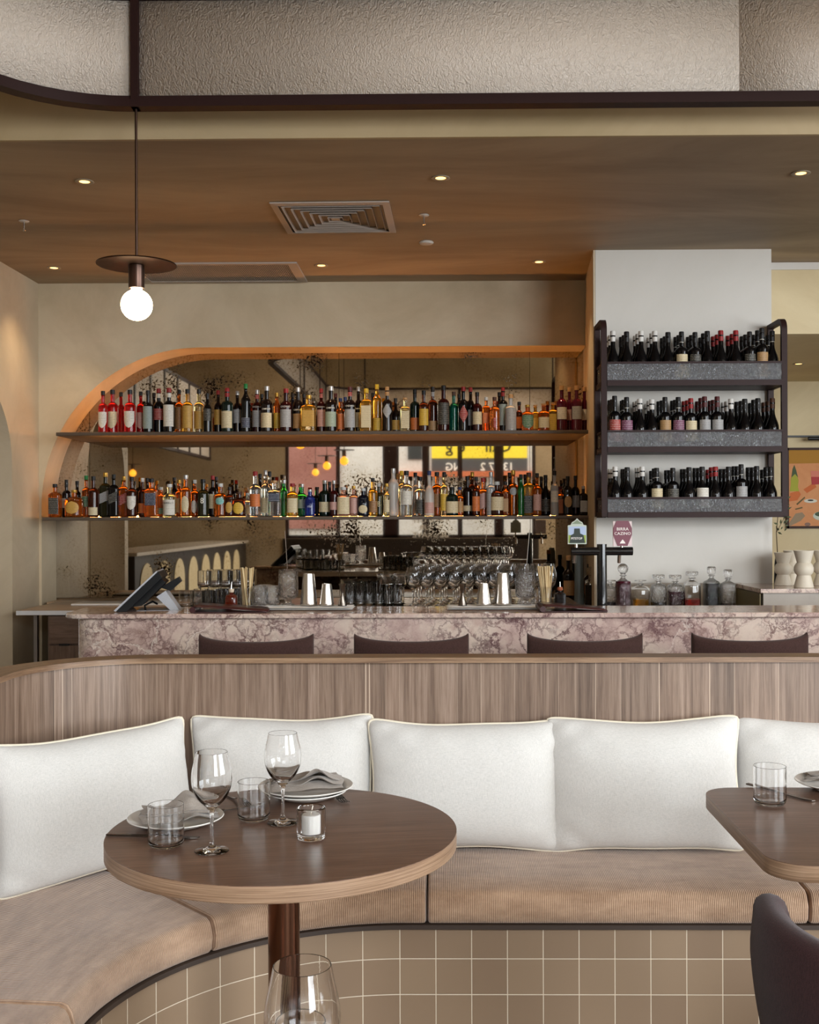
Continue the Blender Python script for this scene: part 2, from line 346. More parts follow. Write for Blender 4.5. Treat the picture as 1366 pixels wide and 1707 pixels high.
# back wall with the arched niche opening
XL, XR = -2.70, at(979, 700, YW).x
ac = at(333.5, 844.5, YW); AR = 1.067; atop = ac.z+AR; axl = ac.x-AR
arc = [(ac.x-AR*math.cos(a), ac.z+AR*math.sin(a)) for a in [PI/2*k/28 for k in range(29)]]
hole = [(axl, 0.0)]+arc+[(XR, atop)]
mb = MB()
def quadstrip_wall():
    V = []; Q = []
    pts = hole
    for (x, z) in pts: V += [(x, YW, z)]
    outer = []
    for (x, z) in pts:
        if z < ac.z+1e-4 and x < ac.x-AR+1e-3: outer.append((XL-0.3, YW, z))
        elif x >= ac.x-1e-4: outer.append((x, YW, CEIL+0.02))
        else:
            a = math.atan2(z-ac.z, ac.x-x); tx, tz = ac.x-XL+0.3, CEIL+0.02-ac.z
            k = min(tx/max(math.cos(a), 1e-6), tz/max(math.sin(a), 1e-6)); outer.append((ac.x-k*math.cos(a), YW, ac.z+k*math.sin(a)))
    n = len(pts); V += outer
    Q = [(i, i+1, n+i+1, n+i) for i in range(n-1)]
    # corner triangle where the outer path turns
    for i in range(n-1):
        a, b = outer[i], outer[i+1]
        if abs(a[0]-(XL-0.3)) < 1e-4 and abs(b[2]-(CEIL+.02)) < 1e-4 and abs(b[0]-(XL-0.3)) > 1e-4:
            V.append((XL-0.3, YW, CEIL+.02)); Q.append((n+i, n+i+1, len(V)-1))
    return V, Q
V, Q = quadstrip_wall()
struct(mesh('wall_back', V, Q, P_BACK, smooth=False))
rv = [(x, YW-0.0, z) for x, z in hole]; rb = [(x, YM, z) for x, z in hole]
struct(MB().strip([rv, rb]).build('trim_2', P_BACK))
# wall behind the mirror
struct(bx(((XL+XR)/2-0.1, YM+0.06, 1.53), (4.5, 0.08, 3.06)).build('wall_back', P_BROWN, smooth=False))
# mirror in three panels
am = antique_mirror()
mir = thing('antique_mirror', 'foxed antique mirror lining the arched niche behind the bottle shelves', 'mirror', (0, 0, 0))
sx = [axl-0.02, at(150, 800, YM).x, at(566, 800, YM).x, at(884, 800, YM).x, XR+0.12]
for i in range(4): bx(((sx[i]+sx[i+1])/2, YM, 1.81), (sx[i+1]-sx[i]-0.003, 0.008, 1.74)).build('mirror_panel', am, mir, smooth=False)
# left wall: pier, arched doorway, pier
def left_wall():
    Y0, Y1, ys, rr = 6.0, 7.0, 1.82, 0.5; cy = 6.5
    path = [(Y0, 0.0)]+[(cy-rr*math.cos(a), ys+rr*math.sin(a)) for a in [PI*k/30 for k in range(31)]]+[(Y1, 0.0)]
    mb = MB()
    for X in (-2.70, -3.2):
        for i in range(len(path)-1):
            (ya, za), (yb, zb) = path[i], path[i+1]
            if abs(ya-yb) < 1e-6: continue
            mb.add([(X, ya, za), (X, yb, zb), (X, yb, CEIL+.02), (X, ya, CEIL+.02)], [(0, 1, 2, 3)])
        mb.add([(X, 5.9, 0), (X, Y0, 0), (X, Y0, CEIL+.02), (X, 5.9, CEIL+.02)], [(0, 1, 2, 3)])
        mb.add([(X, Y1, 0), (X, YW+.3, 0), (X, YW+.3, CEIL+.02), (X, Y1, CEIL+.02)], [(0, 1, 2, 3)])
    mb.strip([[(-2.70, y, z) for y, z in path], [(-3.2, y, z) for y, z in path]])
    mb.add([(-2.7, 5.9, 0), (-3.2, 5.9, 0), (-3.2, 5.9, CEIL+.02), (-2.7, 5.9, CEIL+.02)], [(0, 1, 2, 3)])
    return mb
struct(left_wall().build('wall_left', P_WALL, smooth=False))
struct(bx((-3.9, 6.75, 1.53), (0.06, 1.8, 3.08)).build('wall_corridor', P_BROWN, smooth=False))
struct(bx((-4.55, 5.93, 1.53), (2.7, 0.06, 3.08)).build('wall_corridor', P_WALL, smooth=False))
struct(bx((-6.0, 0.5, 2.3), (0.08, 11, 4.6)).build('wall_left', P_WALL, smooth=False))
# pale column: front face and splayed left cheek, right cheek
c0 = at(993.5, 600, 6.63).x; c1 = at(1287, 600, 6.63).x
cb = at(979, 600, YW).x
struct(MB().prism([(c0, 6.63), (c1, 6.63), (c1, 8.6), (cb+0.35, 8.6), (cb+0.012, YW+0.005+0.3), (cb+0.004, YW+0.005)], 0, CEIL+0.01).build('wall_right', P_WHITE, smooth=False))
# left cheek of the column in limewash
d = 0.012
struct(MB().prism([(c0-d, 6.632), (c0+0.0005, 6.632), (cb, YW-0.001), (cb-d, YW-0.001)], 0, CEIL).build('trim_3', P_WALL, smooth=False))
# recess to the right of the column: bulkhead, low ceiling, far wall
bz = at(1320, 554, 6.98).z
struct(bx((4.9, 7.03, (bz+CEIL)/2), (2*(4.9-c1), 0.1, CEIL-bz+.02)).build('trim_4', P_SAND, smooth=False))
struct(bx((4.9, 8.35, bz+0.04), (2*(4.9-c1), 2.55, 0.08)).build('ceiling', P_SAND, smooth=False))
struct(bx((5.0, 9.55, 1.5), (7.4, 0.1, 3.2)).build('wall_right', P_SAND, smooth=False))
struct(bx((c1-0.03, 9.0, 1.5), (0.06, 1.1, 3.2)).build('wall_right', P_SAND, smooth=False))
struct(bx((4.9, 6.985, CEIL-0.025), (2*(4.9-c1), 0.03, 0.045)).build('trim_5', P_WHITE, smooth=False))
# right-hand wall of the room with a made-up tall window, and rear wall with windows, some made up
def wall_with_holes(axis, pos, th, lo, hi, z0, z1, holes, mat, name):
    """holes: (a0,a1,za,zb) sorted along the wall"""
    mb = MB()
    def seg(a, b, za, zb):
        if b-a < 1e-4 or zb-za < 1e-4: return
        c = ((a+b)/2, pos, (za+zb)/2) if axis == 'x' else (pos, (a+b)/2, (za+zb)/2)
        dd = (b-a, th, zb-za) if axis == 'x' else (th, b-a, zb-za); mb.box(c, dd)
    p = lo
    for a0, a1, za, zb in holes: seg(p, a0, z0, z1); seg(a0, a1, z0, za); seg(a0, a1, zb, z1); p = a1
    seg(p, hi, z0, z1); return struct(mb.build(name, mat, smooth=False))
P_DARKW = plain('dark joinery paint', '2a211c', 0.5)
rear_low = (-2.86, 1.74, 1.13, 2.95)
wall_with_holes('x', -5.06, 0.12, -6.0, 7.6, 0, 3.1, [rear_low, (3.15, 7.05, 0.7, 3.1)], P_WALL, 'wall_rear')
wall_with_holes('x', -5.06, 0.12, -6.0, 7.6, 3.1, 4.62, [(-1.9, 1.74, 3.36, 4.45), (3.15, 7.05, 3.1, 4.0)], P_WALL, 'wall_rear')
struct(bx((0.2, -2.36, 4.07), (4.6, 0.12, 1.06)).build('trim_7', P_FASC, smooth=False))  # added beam, keeps the clerestory lamp out of the mirror
wall_with_holes('y', 7.56, 0.12, -5.0, 9.5, 0, 4.62, [(-1.7, 2.9, 0.7, 3.9)], P_WALL, 'wall_side')
struct(MB().box((-4.43, -5.0601, 2.04), (.01, .01, .01)).build('trim_7', P_WALL, smooth=False)) if False else None
pane = glass('window glass', 'f4fbf8', 0.0, 1.02)
def window(n, axis, pos, a0, a1, z0, z1, bars, hb=()):
    fr = MB()
    def B(a, b, za, zb, t=0.07):
        c = ((a+b)/2, pos, (za+zb)/2) if axis == 'x' else (pos, (a+b)/2, (za+zb)/2); fr.box(c, (b-a, t, zb-za) if axis == 'x' else (t, b-a, zb-za))
    B(a0, a1, z0, z0+.06); B(a0, a1, z1-.06, z1)
    for b0, b1 in bars: B(b0, b1, z0, z1)
    for h in hb: B(a0, a1, h-.03, h+.03)
    f = struct(fr.build('window_%d' % n, DARK, smooth=False))
    c = ((a0+a1)/2, pos+.0, (z0+z1)/2) if axis == 'x' else (pos, (a0+a1)/2, (z0+z1)/2)
    return f
X205 = lambda px: (px-735)/F*20.5
window(1, 'x', -5.04, -2.86, 1.74, 1.13, 2.95, [(-2.86, -2.8), (X205(560), X205(566)), (X205(638), X205(665)), (X205(704), X205(716)), (X205(763), X205(771)), (X205(824), X205(840)), (1.68, 1.74)])
window(2, 'x', -5.0, 3.15, 7.05, 0.7, 4.0, [(3.15, 3.21), (4.1, 4.16), (5.07, 5.13), (6.04, 6.1), (6.99, 7.05)], (2.9,))  # made-up window around the added rear lamp
window(3, 'y', 7.52, -1.7, 2.9, 0.7, 3.9, [(-1.7, -1.64), (-.2, -.14), (1.3, 1.36), (2.84, 2.9)], (2.9,))  # made-up window around the added side lamp
struct(bx((-0.56, -4.99, 0.56), (4.7, 0.04, 1.13)).build('trim_6', P_DARKW, smooth=False))
dec = tag(text('TAKE OFF\nYOUR\nBE BRAVE', 0.135, 'window_lettering', plain('white vinyl', 'f2f2f2', 0.6), None, (X205(716)+0.02, -4.985, 1.32), (PI/2, 0, PI), bold=0.004, sx=1.15), 'white vinyl lettering on the rear window glass, seen reversed in the mirror', 'lettering')
window(4, 'x', -5.0, -1.9, 1.74, 3.36, 4.45, [(-1.9, -1.85), (-.7, -.65), (.52, .57), (1.69, 1.74)])  # made-up high window around the added clerestory lamp
# ---- street seen through the rear window (reflected in the antique mirror)
XF = lambda px: (px-735)/F*27.5
ZF = lambda py: 1.481-(py-865)*27.5/F
bld = thing('street_building', 'pale shopfront building across the street with yellow sign, reflected in the mirror', 'building', (0, -12.2, 0))
bx((0, 0, 2.6), (16, 0.3, 5.2)).build('facade', plaster('street render', 'c9c6c2', 'dedad6', 0.8), bld, smooth=False)
bx((-5.2, 0.18, 2.4), (5.4, 0.1, 2.3)).build('mural_wall', plaster('brick pink render', '8e5a50', 'a5736a', 1.5), bld, smooth=False)
bx((XF(692), 0.17, ZF(750)), (.34, 0.06, .46)).build('window', plain('dark street window', '33383c', 0.2), bld, smooth=False)
bx(((XF(664)+XF(893))/2, 0.3, ZF(791)), (3.5, 0.35, .13)).build('awning', plain('orange awning', 'c9704a', 0.7), bld, smooth=False)
sg = thing('street_sign', 'yellow and dark grey street sign with black lettering across the street', 'sign', ((XF(720)+XF(879))/2, -11.98, ZF(752)))
wsg = XF(879)-XF(720)
bx((0, 0, 0.12), (wsg, .05, .60)).build('yellow_panel', plain('sign yellow', 'f6dc3a', 0.6), sg, smooth=False)
bx((0, 0, -.40), (wsg, .05, .42)).build('grey_panel', plain('sign grey', '4a4a4c', 0.6), sg, smooth=False)
text('Call    e g', 0.42, 'lettering', BLACK, sg, (-.02, .03, 0.1), (PI/2, 0, PI), bold=0.006)
text('13 77 2      NG', 0.27, 'lettering', plain('sign white', 'f0f0e8', 0.6), sg, (0, .03, -.40), (PI/2, 0, PI), bold=0.004)
gr = bx((0, -14, -0.06), (60, 17.9, 0.1)).build('pavement', plain('grey asphalt', '6f6d6a', 0.9), smooth=False); gr['kind'] = 'structure'

# ================================================================== CEILING FITTINGS
def downlight(px, py, z, label, watts=9):
    p = onz(px, py, z); t = thing('downlight', label, 'light', (p.x, p.y, z), group='recessed ceiling downlights')
    MB().lathe([(0.026, 0.0), (0.042, -0.001), (0.044, -0.004), (0.040, -0.006), (0.026, -0.004), (0.024, 0.0)], 28, closed=True).build('trim_ring', plain('warm white enamel', 'b3a48c', 0.5), t)
    MB().lathe([(0.0, -0.003), (0.024, -0.003)], 24).build('lamp', plain('warm lamp face', 'ffe2b0', 0.5, emit='ffc070', es=4.0), t)
    l = bpy.data.lights.new('downlight_beam', 'SPOT'); l.energy = watts; l.color = (1, 0.72, 0.42); l.spot_size = math.radians(95); l.spot_blend = 0.9; l.shadow_soft_size = 0.03
    o = bpy.data.objects.new('downlight_beam', l); col.objects.link(o); o.location = (p.x, p.y, z-0.03); return t
downlight(141, 302, CEIL, 'small round downlight at the left end of the front row', 16)
downlight(735, 296, CEIL, 'small round downlight in the middle of the front row', 16)
downlight(1336, 288, CEIL, 'small round downlight at the right end of the front row', 16)
downlight(90, 446, CEIL, 'small round downlight at the far left near the back wall', 22)
downlight(536, 442, CEIL, 'small round downlight above the arch near the grille', 22)
downlight(899, 436, CEIL, 'small round downlight beside the pale column', 22)
downlight(1332, 606, bz, 'small round downlight in the low ceiling right of the column', 20)
WENA = plain('vent enamel', 'b3a79d', 0.5)
# square diffuser
q = [onz(x, y, CEIL) for x, y in ((452, 338), (648, 336), (655, 385), (484, 386))]
vc = sum(q, Vector())/4; vx = 0.30
t = thing('ceiling_vent', 'square louvred air diffuser of nested rings in the brown ceiling', 'vent', (vc.x, vc.y, CEIL), math.radians(-1))
def sqring(mb, h, h2, z, z2, th=0.004):
    for k in range(4):
        R = Matrix.Rotation(PI/2*k, 4, 'Z')
        mb.add([R @ Vector(p) for p in ((-h, -h, z), (h, -h, z), (h2, -h2, z2), (-h2, -h2, z2), (-h, -h, z+th), (h, -h, z+th), (h2, -h2, z2+th), (-h2, -h2, z2+th))], [(3, 2, 1, 0), (4, 5, 6, 7), (0, 1, 5, 4), (2, 3, 7, 6)])
mb = MB(); sqring(mb, vx, vx-.035, -.008, -.012, .006); mb.build('frame', WENA, t, smooth=False)
for k in range(6):
    h = vx-.05-k*.042; mb = MB(); sqring(mb, h, h-.022, -.014, .016, .002); mb.build('louvre', WENA, t, smooth=False)
bx((0, 0, -0.001), (2*vx-.04, 2*vx-.04, .002)).build('dark_plenum', BLACK, t, smooth=False)
bx((0, 0, -0.010), (.045, .045, .004)).build('centre_plate', WENA, t, smooth=False)
# linear grille
ga, gb = onz(228, 440, CEIL), onz(496.5, 436.5, CEIL); gc = onz(511, 468.3, CEIL)
gx0, gx1, gy0, gy1 = onz(222, 455, CEIL).x, (gb.x+gc.x)/2, gb.y, min(gc.y, YW-.03)
t = thing('linear_grille', 'long ceiling air grille with fine mesh beside the back wall', 'grille', ((gx0+gx1)/2, (gy0+gy1)/2, CEIL))
hx, hy = (gx1-gx0)/2, (gy1-gy0)/2
mb = MB()
for c, dd in (((0, -hy+.02, -.005), (2*hx, .04, .01)), ((0, hy-.02, -.005), (2*hx, .04, .01)), ((-hx+.03, 0, -.005), (.06, 2*hy-.08, .01)), ((hx-.03, 0, -.005), (.06, 2*hy-.08, .01))): mb.box(c, dd)
mb.build('frame', WENA, t, smooth=False)
mb = MB()
k = 0; x = -hx+.06
while x < hx-.06: mb.box((x, 0, -.0045), (.004, 2*hy-.08, .004)); x += .012
for j in range(14): mb.box((0, -hy+.05+j*(2*hy-.1)/13, -.0045), (2*hx-.12, .004, .003))
mb.build('mesh_panel', WENA, t, smooth=False)
bx((0, 0, -.001), (2*hx-.1, 2*hy-.07, .002)).build('dark_duct', plain('dark duct', '2b2723', .8), t, smooth=False)
# sprinklers and flat sensor
def sprinkler(px, py, lab):
    p = onz(px, py, CEIL); t = thing('sprinkler', lab, 'sprinkler', (p.x, p.y, CEIL), group='ceiling sprinklers')
    MB().lathe([(0, -.001), (.026, -.001), (.028, -.003), (.022, -.007), (0, -.008)], 24).build('plate', plain('white plastic', 'cfc8bf', .4), t)
    MB().tube([(0, 0, -.007), (0, 0, -.045)], .004).lathe([(0, -.048), (.009, -.05), (.009, -.052), (0, -.056)], 16).build('head', STEEL, t)
sprinkler(40, 368, 'small white sprinkler in the ceiling left of the hanging lamp')
sprinkler(707, 358, 'small white sprinkler in the ceiling right of the square diffuser')
p = onz(711, 403, CEIL)
tag(MB().lathe([(0, -.001), (.04, -.001), (.043, -.006), (.036, -.013), (.012, -.016), (0, -.016)], 28).build('ceiling_sensor', plain('white plastic', 'cfc8bf', .4), None, (p.x, p.y, CEIL)), 'flat round white sensor in the ceiling right of the square diffuser', 'sensor')
# ---- suspended canopy of rippled glass in a dark frame
mx0 = at(226.5, 100, 4.4).x
Yc, x0, x1, y1, R0 = 4.4, mx0-.57, 2.35, -2.2, 0.57
path = []
def corner(cx, cy, a0, a1, n=10): return [(cx+R0*math.cos(a0+(a1-a0)*k/n), cy+R0*math.sin(a0+(a1-a0)*k/n)) for k in range(n+1)]
path = corner(x0+R0, Yc-R0, PI, PI/2)+corner(x1-R0, Yc-R0, PI/2, 0)+corner(x1-R0, y1+R0, 0, -PI/2)+corner(x0+R0, y1+R0, -PI/2, -PI)
cz0 = at(800, 177.5, Yc).z; cz1 = cz0+0.455
can = thing('glass_canopy', 'suspended canopy ring of rippled beige glass panels in a dark frame', 'canopy', (0, 0, 0))
def rail(z0, z1, o0, o1):
    n = len(path); rows = []
    for i, (x, y) in enumerate(path):
        a, b = Vector(path[i-1]), Vector(path[(i+1) % n]); t = (b-a).normalized(); nn = Vector((-t.y, t.x))
        rows.append([(x+nn.x*o, y+nn.y*o, z) for o, z in ((o0, z0), (o1, z0), (o1, z1), (o0, z1))])
    rows.append(rows[0]); return MB().strip([list(r)+[r[0]] for r in rows])
rail(cz0, cz0+.028, -.03, .03).build('bottom_rail', DARK, can, sharp=25)
rail(cz0+.022, cz0+.046, -.018, .018).build('rail_lip', DARK, can, sharp=25)
rail(cz1-.03, cz1, -.03, .03).build('top_rail', DARK, can, sharp=25)
RG = rippled('rippled beige glass', 'f4e8da', 0.0, 0.16, 75, 1.0, 0.008, thru=.25)
n = len(path)
segs = [[n-1]+list(range(0, 11)), list(range(10, 12)), list(range(11, 22)), [21, 22], list(range(22, 33)), [32, 33], list(range(33, 44)), [43, 0]]
for s_ in ([43]+list(range(0, 11)), [10, 11], list(range(11, 22)), [21, 22], list(range(22, 33)), [32, 33], list(range(33, 44))):
    pp = [path[i % 44] for i in s_]
    if len(pp) == 2 and abs(pp[0][1]-pp[1][1]) < 1e-6 and pp[0][1] > 0:
        sm = at(1233, 100, Yc).x; sub = [[pp[0], (sm-.001, pp[0][1])], [(sm+.001, pp[0][1]), pp[1]]]
    else: sub = [pp]
    for q in sub:
        mb = MB(); rows = []
        for x, y in q: rows.append([(x, y, cz0+.03), (x, y, cz1-.02)])
        mb.strip(rows); o = mb.build('glass_panel', RG, can)
        sl = o.modifiers.new('thick', 'SOLIDIFY'); sl.thickness = 0.008; sl.offset = 0
mx0 = at(226.5, 100, Yc).x
mb = MB(); mb.box((mx0, Yc, (cz0+cz1)/2), (.03, .05, cz1-cz0)); mb.build('mullion', DARK, can, smooth=False)
for (x, y) in ((x1-R0, Yc), (x1, Yc-R0), (x1, y1+R0), (x1-R0, y1), (x0+R0, y1), (x0, y1+R0), (x0, 1.1), (x1, 1.1), (.3, y1)): bx((x, y, (cz0+cz1)/2), (.04, .04, cz1-cz0-.01)).build('mullion', DARK, can, smooth=False)
for (x, y) in ((mx0, Yc), (x1-R0, Yc), (x0+R0, y1), (x1-R0, y1)): MB().tube([(x, y, cz1-.01), (x, y, 4.6)], .012).build('hanger_rod', DARK, can)
# ---- pendants
BRONZE = metal('aged bronze', '54423a', 0.34); BULB = plain('glowing opal bulb', 'fff6e0', .3, emit='ffe6b8', es=26.0)
AMBER = plain('amber bulb', 'ffd27a', .3, emit='ffa528', es=3.2)
def pendant(x, y, zb, ztop, lab, name='pendant_lamp', group=None):
    t = thing(name, lab, 'lamp', (x, y, zb), group=group)
    k = 4.4/F
    MB().lathe([(0, -.0615)]+[(.0615*math.sin(PI*k/24), -.0615*math.cos(PI*k/24)) for k in range(1, 22)]+[(.022, .060), (.020, .066), (.020, .075)], 48).build('bulb', AMBER if group else BULB, t)
    MB().lathe([(0, .066), (.030, .066), (.0315, .070), (.0315, .155), (.029, .158), (0, .158)], 28).build('socket_sleeve', BRONZE, t)
    MB().lathe([(0, .157), (.155, .157), (.1565, .159), (.155, .162), (0, .163)], 48).build('shade_disc', BRONZE, t)
    MB().tube([(0, 0, .16), (0, 0, ztop-zb)], .0055).build('rod', BRONZE, t)
pb = at(228, 508.5, 4.4)
pendant(pb.x, pb.y, pb.z, cz0+.002, 'bronze pendant lamp with flat disc and glowing globe bulb at upper left')
for (px, py, Yp) in ((501, 738, 12.4), (574, 768, 16.2), (545, 776, 17.66), (526, 787, 20.1), (220, 787, 20.1)):
    x = (px-735)/F*Yp; y = 2*YM-Yp; lab = {501: 'bronze pendant lamp over the dining floor, first in the mirror', 574: 'bronze pendant lamp over the dining floor, rightmost in the mirror', 545: 'bronze pendant lamp over the dining floor, between two others in the mirror', 526: 'bronze pendant lamp over the dining floor, lowest in the mirror', 220: 'bronze pendant lamp by the far left counter, seen in the mirror'}[px]
    pendant(x, y, 2.325, 4.6, lab, group='pendant lamps reflected in the mirror')
# ---- things on the far left that the mirror shows: counter with arched panels, glazed screen
sb = thing('arched_counter', 'long dark service counter with arched pale panels, reflected in the mirror', 'counter', (-3.9, -1.1, 0))
MARB = marble('pink breccia marble')
bx((0, 0, .53), (.7, 7.4, 1.06)).build('body', P_DARKW, sb, smooth=False)
bx((0, 0, 1.08), (.78, 7.5, .04)).build('worktop', plain('pale stone', 'cfc4b6', .25), sb, smooth=False)
for k in range(8):
    yc = 3.2-k*.84; poly = [(yc-.3, .1)]+[(yc-.3*math.cos(a), .68+.28*math.sin(a)) for a in [PI*i/12 for i in range(13)]]+[(yc+.3, .1)]
    V = [(.352, y, z) for y, z in poly]+[(.362, y, z) for y, z in poly]; m_ = len(poly)
    mesh('arched_panel', V, [tuple(range(m_)), tuple(range(2*m_-1, m_-1, -1))]+[(i, (i+1) % m_, m_+(i+1) % m_, m_+i) for i in range(m_)], P_SAND, sb, smooth=False)
scn = thing('glazed_screen', 'hanging screen of rippled glass with dark bars, reflected in the mirror', 'screen', (-4.15, -1.2, 0))
bx((0, 0, 2.57), (.05, 6.6, .05)).build('bottom_rail', DARK, scn, smooth=False); bx((0, 0, 3.74), (.05, 6.6, .05)).build('top_rail', DARK, scn, smooth=False)
for k in range(9): bx((0, -3.28+k*.82, 3.15), (.05, .05, 1.2)).build('bar', DARK, scn, smooth=False)
bx((0, 0, 3.15), (.01, 6.5, 1.15)).build('glass_sheet', RG, scn, smooth=False)
# ================================================================== BANQUETTE
# inner line = front of the seat, outer line = face of the backrest
IC, IR, OC, OR = (-0.10, 2.372), 0.684, (-0.885, 3.16), 0.44
YI, YO = IC[1]+IR, OC[1]+OR
XI, XO = IC[0]-IR, OC[0]-OR
def outer_corner(s):
    """s 0..1 along the outer line over the corner"""
    L1, L2, L3 = IC[0]-OC[0], OR*PI/2, OC[1]-IC[1]; d = s*(L1+L2+L3)
    if d < L1: return Vector((IC[0]-d, YO))
    if d < L1+L2: a = (d-L1)/OR; return Vector((OC[0]-OR*math.sin(a), OC[1]+OR*math.cos(a)))
    return Vector((XO, OC[1]-(d-L1-L2)))
def station(t):
    """t = arc length along the inner line, 0 at the start of the curve, negative to the right"""
    LC = IR*PI/2
    if t < 0: return Vector((IC[0]-t, YI)), Vector((IC[0]-t, YO))
    if t < LC: a = t/IR; return Vector((IC[0]-IR*math.sin(a), IC[1]+IR*math.cos(a))), outer_corner(t/LC)
    return Vector((XI, IC[1]-(t-LC))), Vector((XO, IC[1]-(t-LC)))
def sweep(name, ts, prof, mat, parent=None, caps=True, endround=0.0, closed=True, u_from=0, vscale=1, sharp=40):
    """prof: list of (frac across, offset, z); closed cross-section"""
    V, UV, Q = [], [], []; N = len(prof); pv = [0.0]
    i0, o0 = station(ts[0]); w0 = (o0-i0).length
    for k in range(1, N+1):
        a, b = prof[k-1], prof[k % N]; pv.append(pv[-1]+math.hypot((b[0]-a[0])*w0+b[1]-a[1], b[2]-a[2]))
    P0 = len(ts)
    for si, t in enumerate(ts):
        tt = t; sh = 0.0
        i, o = station(t); d_ = (o-i); n_ = d_.normalized()
        if endround:
            e = min(abs(t-ts[0]), abs(t-ts[-1])); 
            if e < endround: q = 1-e/endround; sh = endround*(1-math.sqrt(max(0, 1-q*q)))
        for k in range(N+1):
            f, off, z = prof[k % N]; p = i + d_*f + n_*off
            zm = (min(q[2] for q in prof)+max(q[2] for q in prof))/2; zz = z-(sh if z > zm else -sh*.3)
            if sh and f < .3: p = p + n_*sh*(1-f/.3)
            V.append((p.x, p.y, zz)); UV.append((t, pv[k]))
    for s in range(len(ts)-1):
        for k in range(N): a = s*(N+1)+k; Q.append((a, a+N+1, a+N+2, a+1))
    if caps: Q.append(tuple(range(N))); Q.append(tuple((len(ts)-1)*(N+1)+k for k in range(N-1, -1, -1)))
    return mesh(name, V, Q, mat, parent, None, True, UV, None, sharp)
def rng(a, b, step):
    n = max(1, int(math.ceil(abs(b-a)/step))); return [a+(b-a)*k/n for k in range(n+1)]
LC = IR*PI/2
u_of = lambda px, z: -(at(px, 1600, YI+.02).x-IC[0])
TILE = tiles('beige square wall tile', '87705a', '917a62', 'd6c7b0', 0.0985, u_of(667.5, 0), 0.0, 0.012)
bq = thing('banquette', 'curved corner banquette with walnut backrest, tiled base and corduroy seat', 'banquette', (0, 0, 0))
TOPB = at(900, 1550, YI).z
zrow = at(900, 1598.3, YI+.02).z
ts = rng(-3.3, 0, 0.4)+rng(0, LC, 0.04)[1:]+rng(LC, LC+1.6, 0.4)[1:]
def tilewall():
    V, UV, Q = [], [], []
    for k, t in enumerate(ts):
        i, o = station(t); n_ = (o-i).normalized(); p = i+n_*.02
        for z in (0.0, TOPB): V.append((p.x, p.y, z)); UV.append((t, z-zrow+0.0985*40))
    for k in range(len(ts)-1): Q.append((2*k, 2*k+1, 2*k+3, 2*k+2))
    return mesh('tiled_base', V, Q, TILE, bq, None, True, UV)
tilewall()
KICK = plain('dark seat board', '3b2f27', .5)
sweep('seat_board', ts, [(0, .0, TOPB), (0, .0, TOPB+.012), (1, 0, TOPB+.012), (1, 0, TOPB)], KICK, bq)
WAL = wood('walnut panelling', '665243', '887261', '9d8776', 'UV', grain=(30, .9, 1), board=0.145, rough=0.38)
WALH = wood('walnut rail', '6a4f3a', '8f7257', 'a88b6c', 'UV', grain=(2.2, 60, 1), rough=0.36)
def outline(off):
    pts = []
    for x in rng(3.4, OC[0], .5): pts.append(Vector((x, YO)))
    for k in range(1, 25): a = PI/2*k/24; pts.append(Vector((OC[0]-OR*math.sin(a), OC[1]+OR*math.cos(a))))
    for y in rng(OC[1], .8, .3)[1:]: pts.append(Vector((XO, y)))
    out = []
    for i, p in enumerate(pts):
        a, b = pts[max(i-1, 0)], pts[min(i+1, len(pts)-1)]; t = (b-a).normalized(); out.append(p+Vector((t.y, -t.x))*off)
    return pts, out
def backsweep(name, prof, mat):
    base, _ = outline(0); V, UV, Q = [], [], []; N = len(prof); s = 0
    outs = [outline(o)[1] for o, z in prof]; vv = 0; vs = []
    for k in range(N+1):
        vs.append(vv); a, b = prof[k % N], prof[(k+1) % N]; vv += math.hypot(a[0]-b[0], a[1]-b[1])
    for i in range(len(base)):
        if i: s += (base[i]-base[i-1]).length
        for k in range(N+1): p = outs[k % N][i]; V.append((p.x, p.y, prof[k % N][1])); UV.append((s, vs[k]+prof[0][1]))
    for i in range(len(base)-1):
        for k in range(N): a = i*(N+1)+k; Q.append((a, a+N+1, a+N+2, a+1))
    Q.append(tuple(range(N))); Q.append(tuple((len(base)-1)*(N+1)+k for k in range(N-1, -1, -1)))
    return mesh(name, V, Q, mat, bq, None, True, UV, None, 30)
zt = at(683, 1098.7, YO).z
backsweep('back_panel', [(0, .02), (0, zt), (-.08, zt), (-.08, .02)], WAL)
backsweep('cap_rail', [(.006, zt), (.008, zt+.003), (.008, zt+.013), (.004, zt+.0165), (-.1, zt+.0165), (-.1, zt)], WALH)
CORD = corduroy('tan corduroy', 'a07f63', 'c5a386')
CORD2 = corduroy('tan corduroy top', 'a58a72', 'b79c84', 0.0052)
zs, zb_ = 0.46, TOPB+.012
cprof = [(0, .012, zb_+.002), (0, 0, zb_+.014), (0, -.004, (zs+zb_)/2), (0, 0.002, zs-.022), (0, .010, zs-.008), (0, .024, zs-.001), (.25, 0, zs+.004), (.6, 0, zs+.004), (.97, 0, zs-.002), (.97, 0, zb_+.002)]
def cushion(t0, t1, lab, step=.05):
    a = rng(t0, t1, step); e = .010; a = [a[0], a[0]+.004, a[0]+.009, a[0]+e]+[x for x in a if a[0]+e < x < a[-1]-e]+[a[-1]-e, a[-1]-.009, a[-1]-.004, a[-1]]
    o = sweep('seat_cushion', a, cprof, CORD, None, endround=e); return tag(o, lab, 'seat cushion')
tS = u_of(712.5, 0); tR = -(at(1350, 1550, YI).x-IC[0])
cushion(tR, tS-.002, 'long straight tan corduroy seat cushion in the middle of the banquette', .3)
cushion(-3.25, tR-.003, 'tan corduroy seat cushion at the far right under the rectangular table', .4)
cushion(tS+.002, LC*.50, 'tan corduroy seat cushion behind the round table where the bench begins to curve', .03)
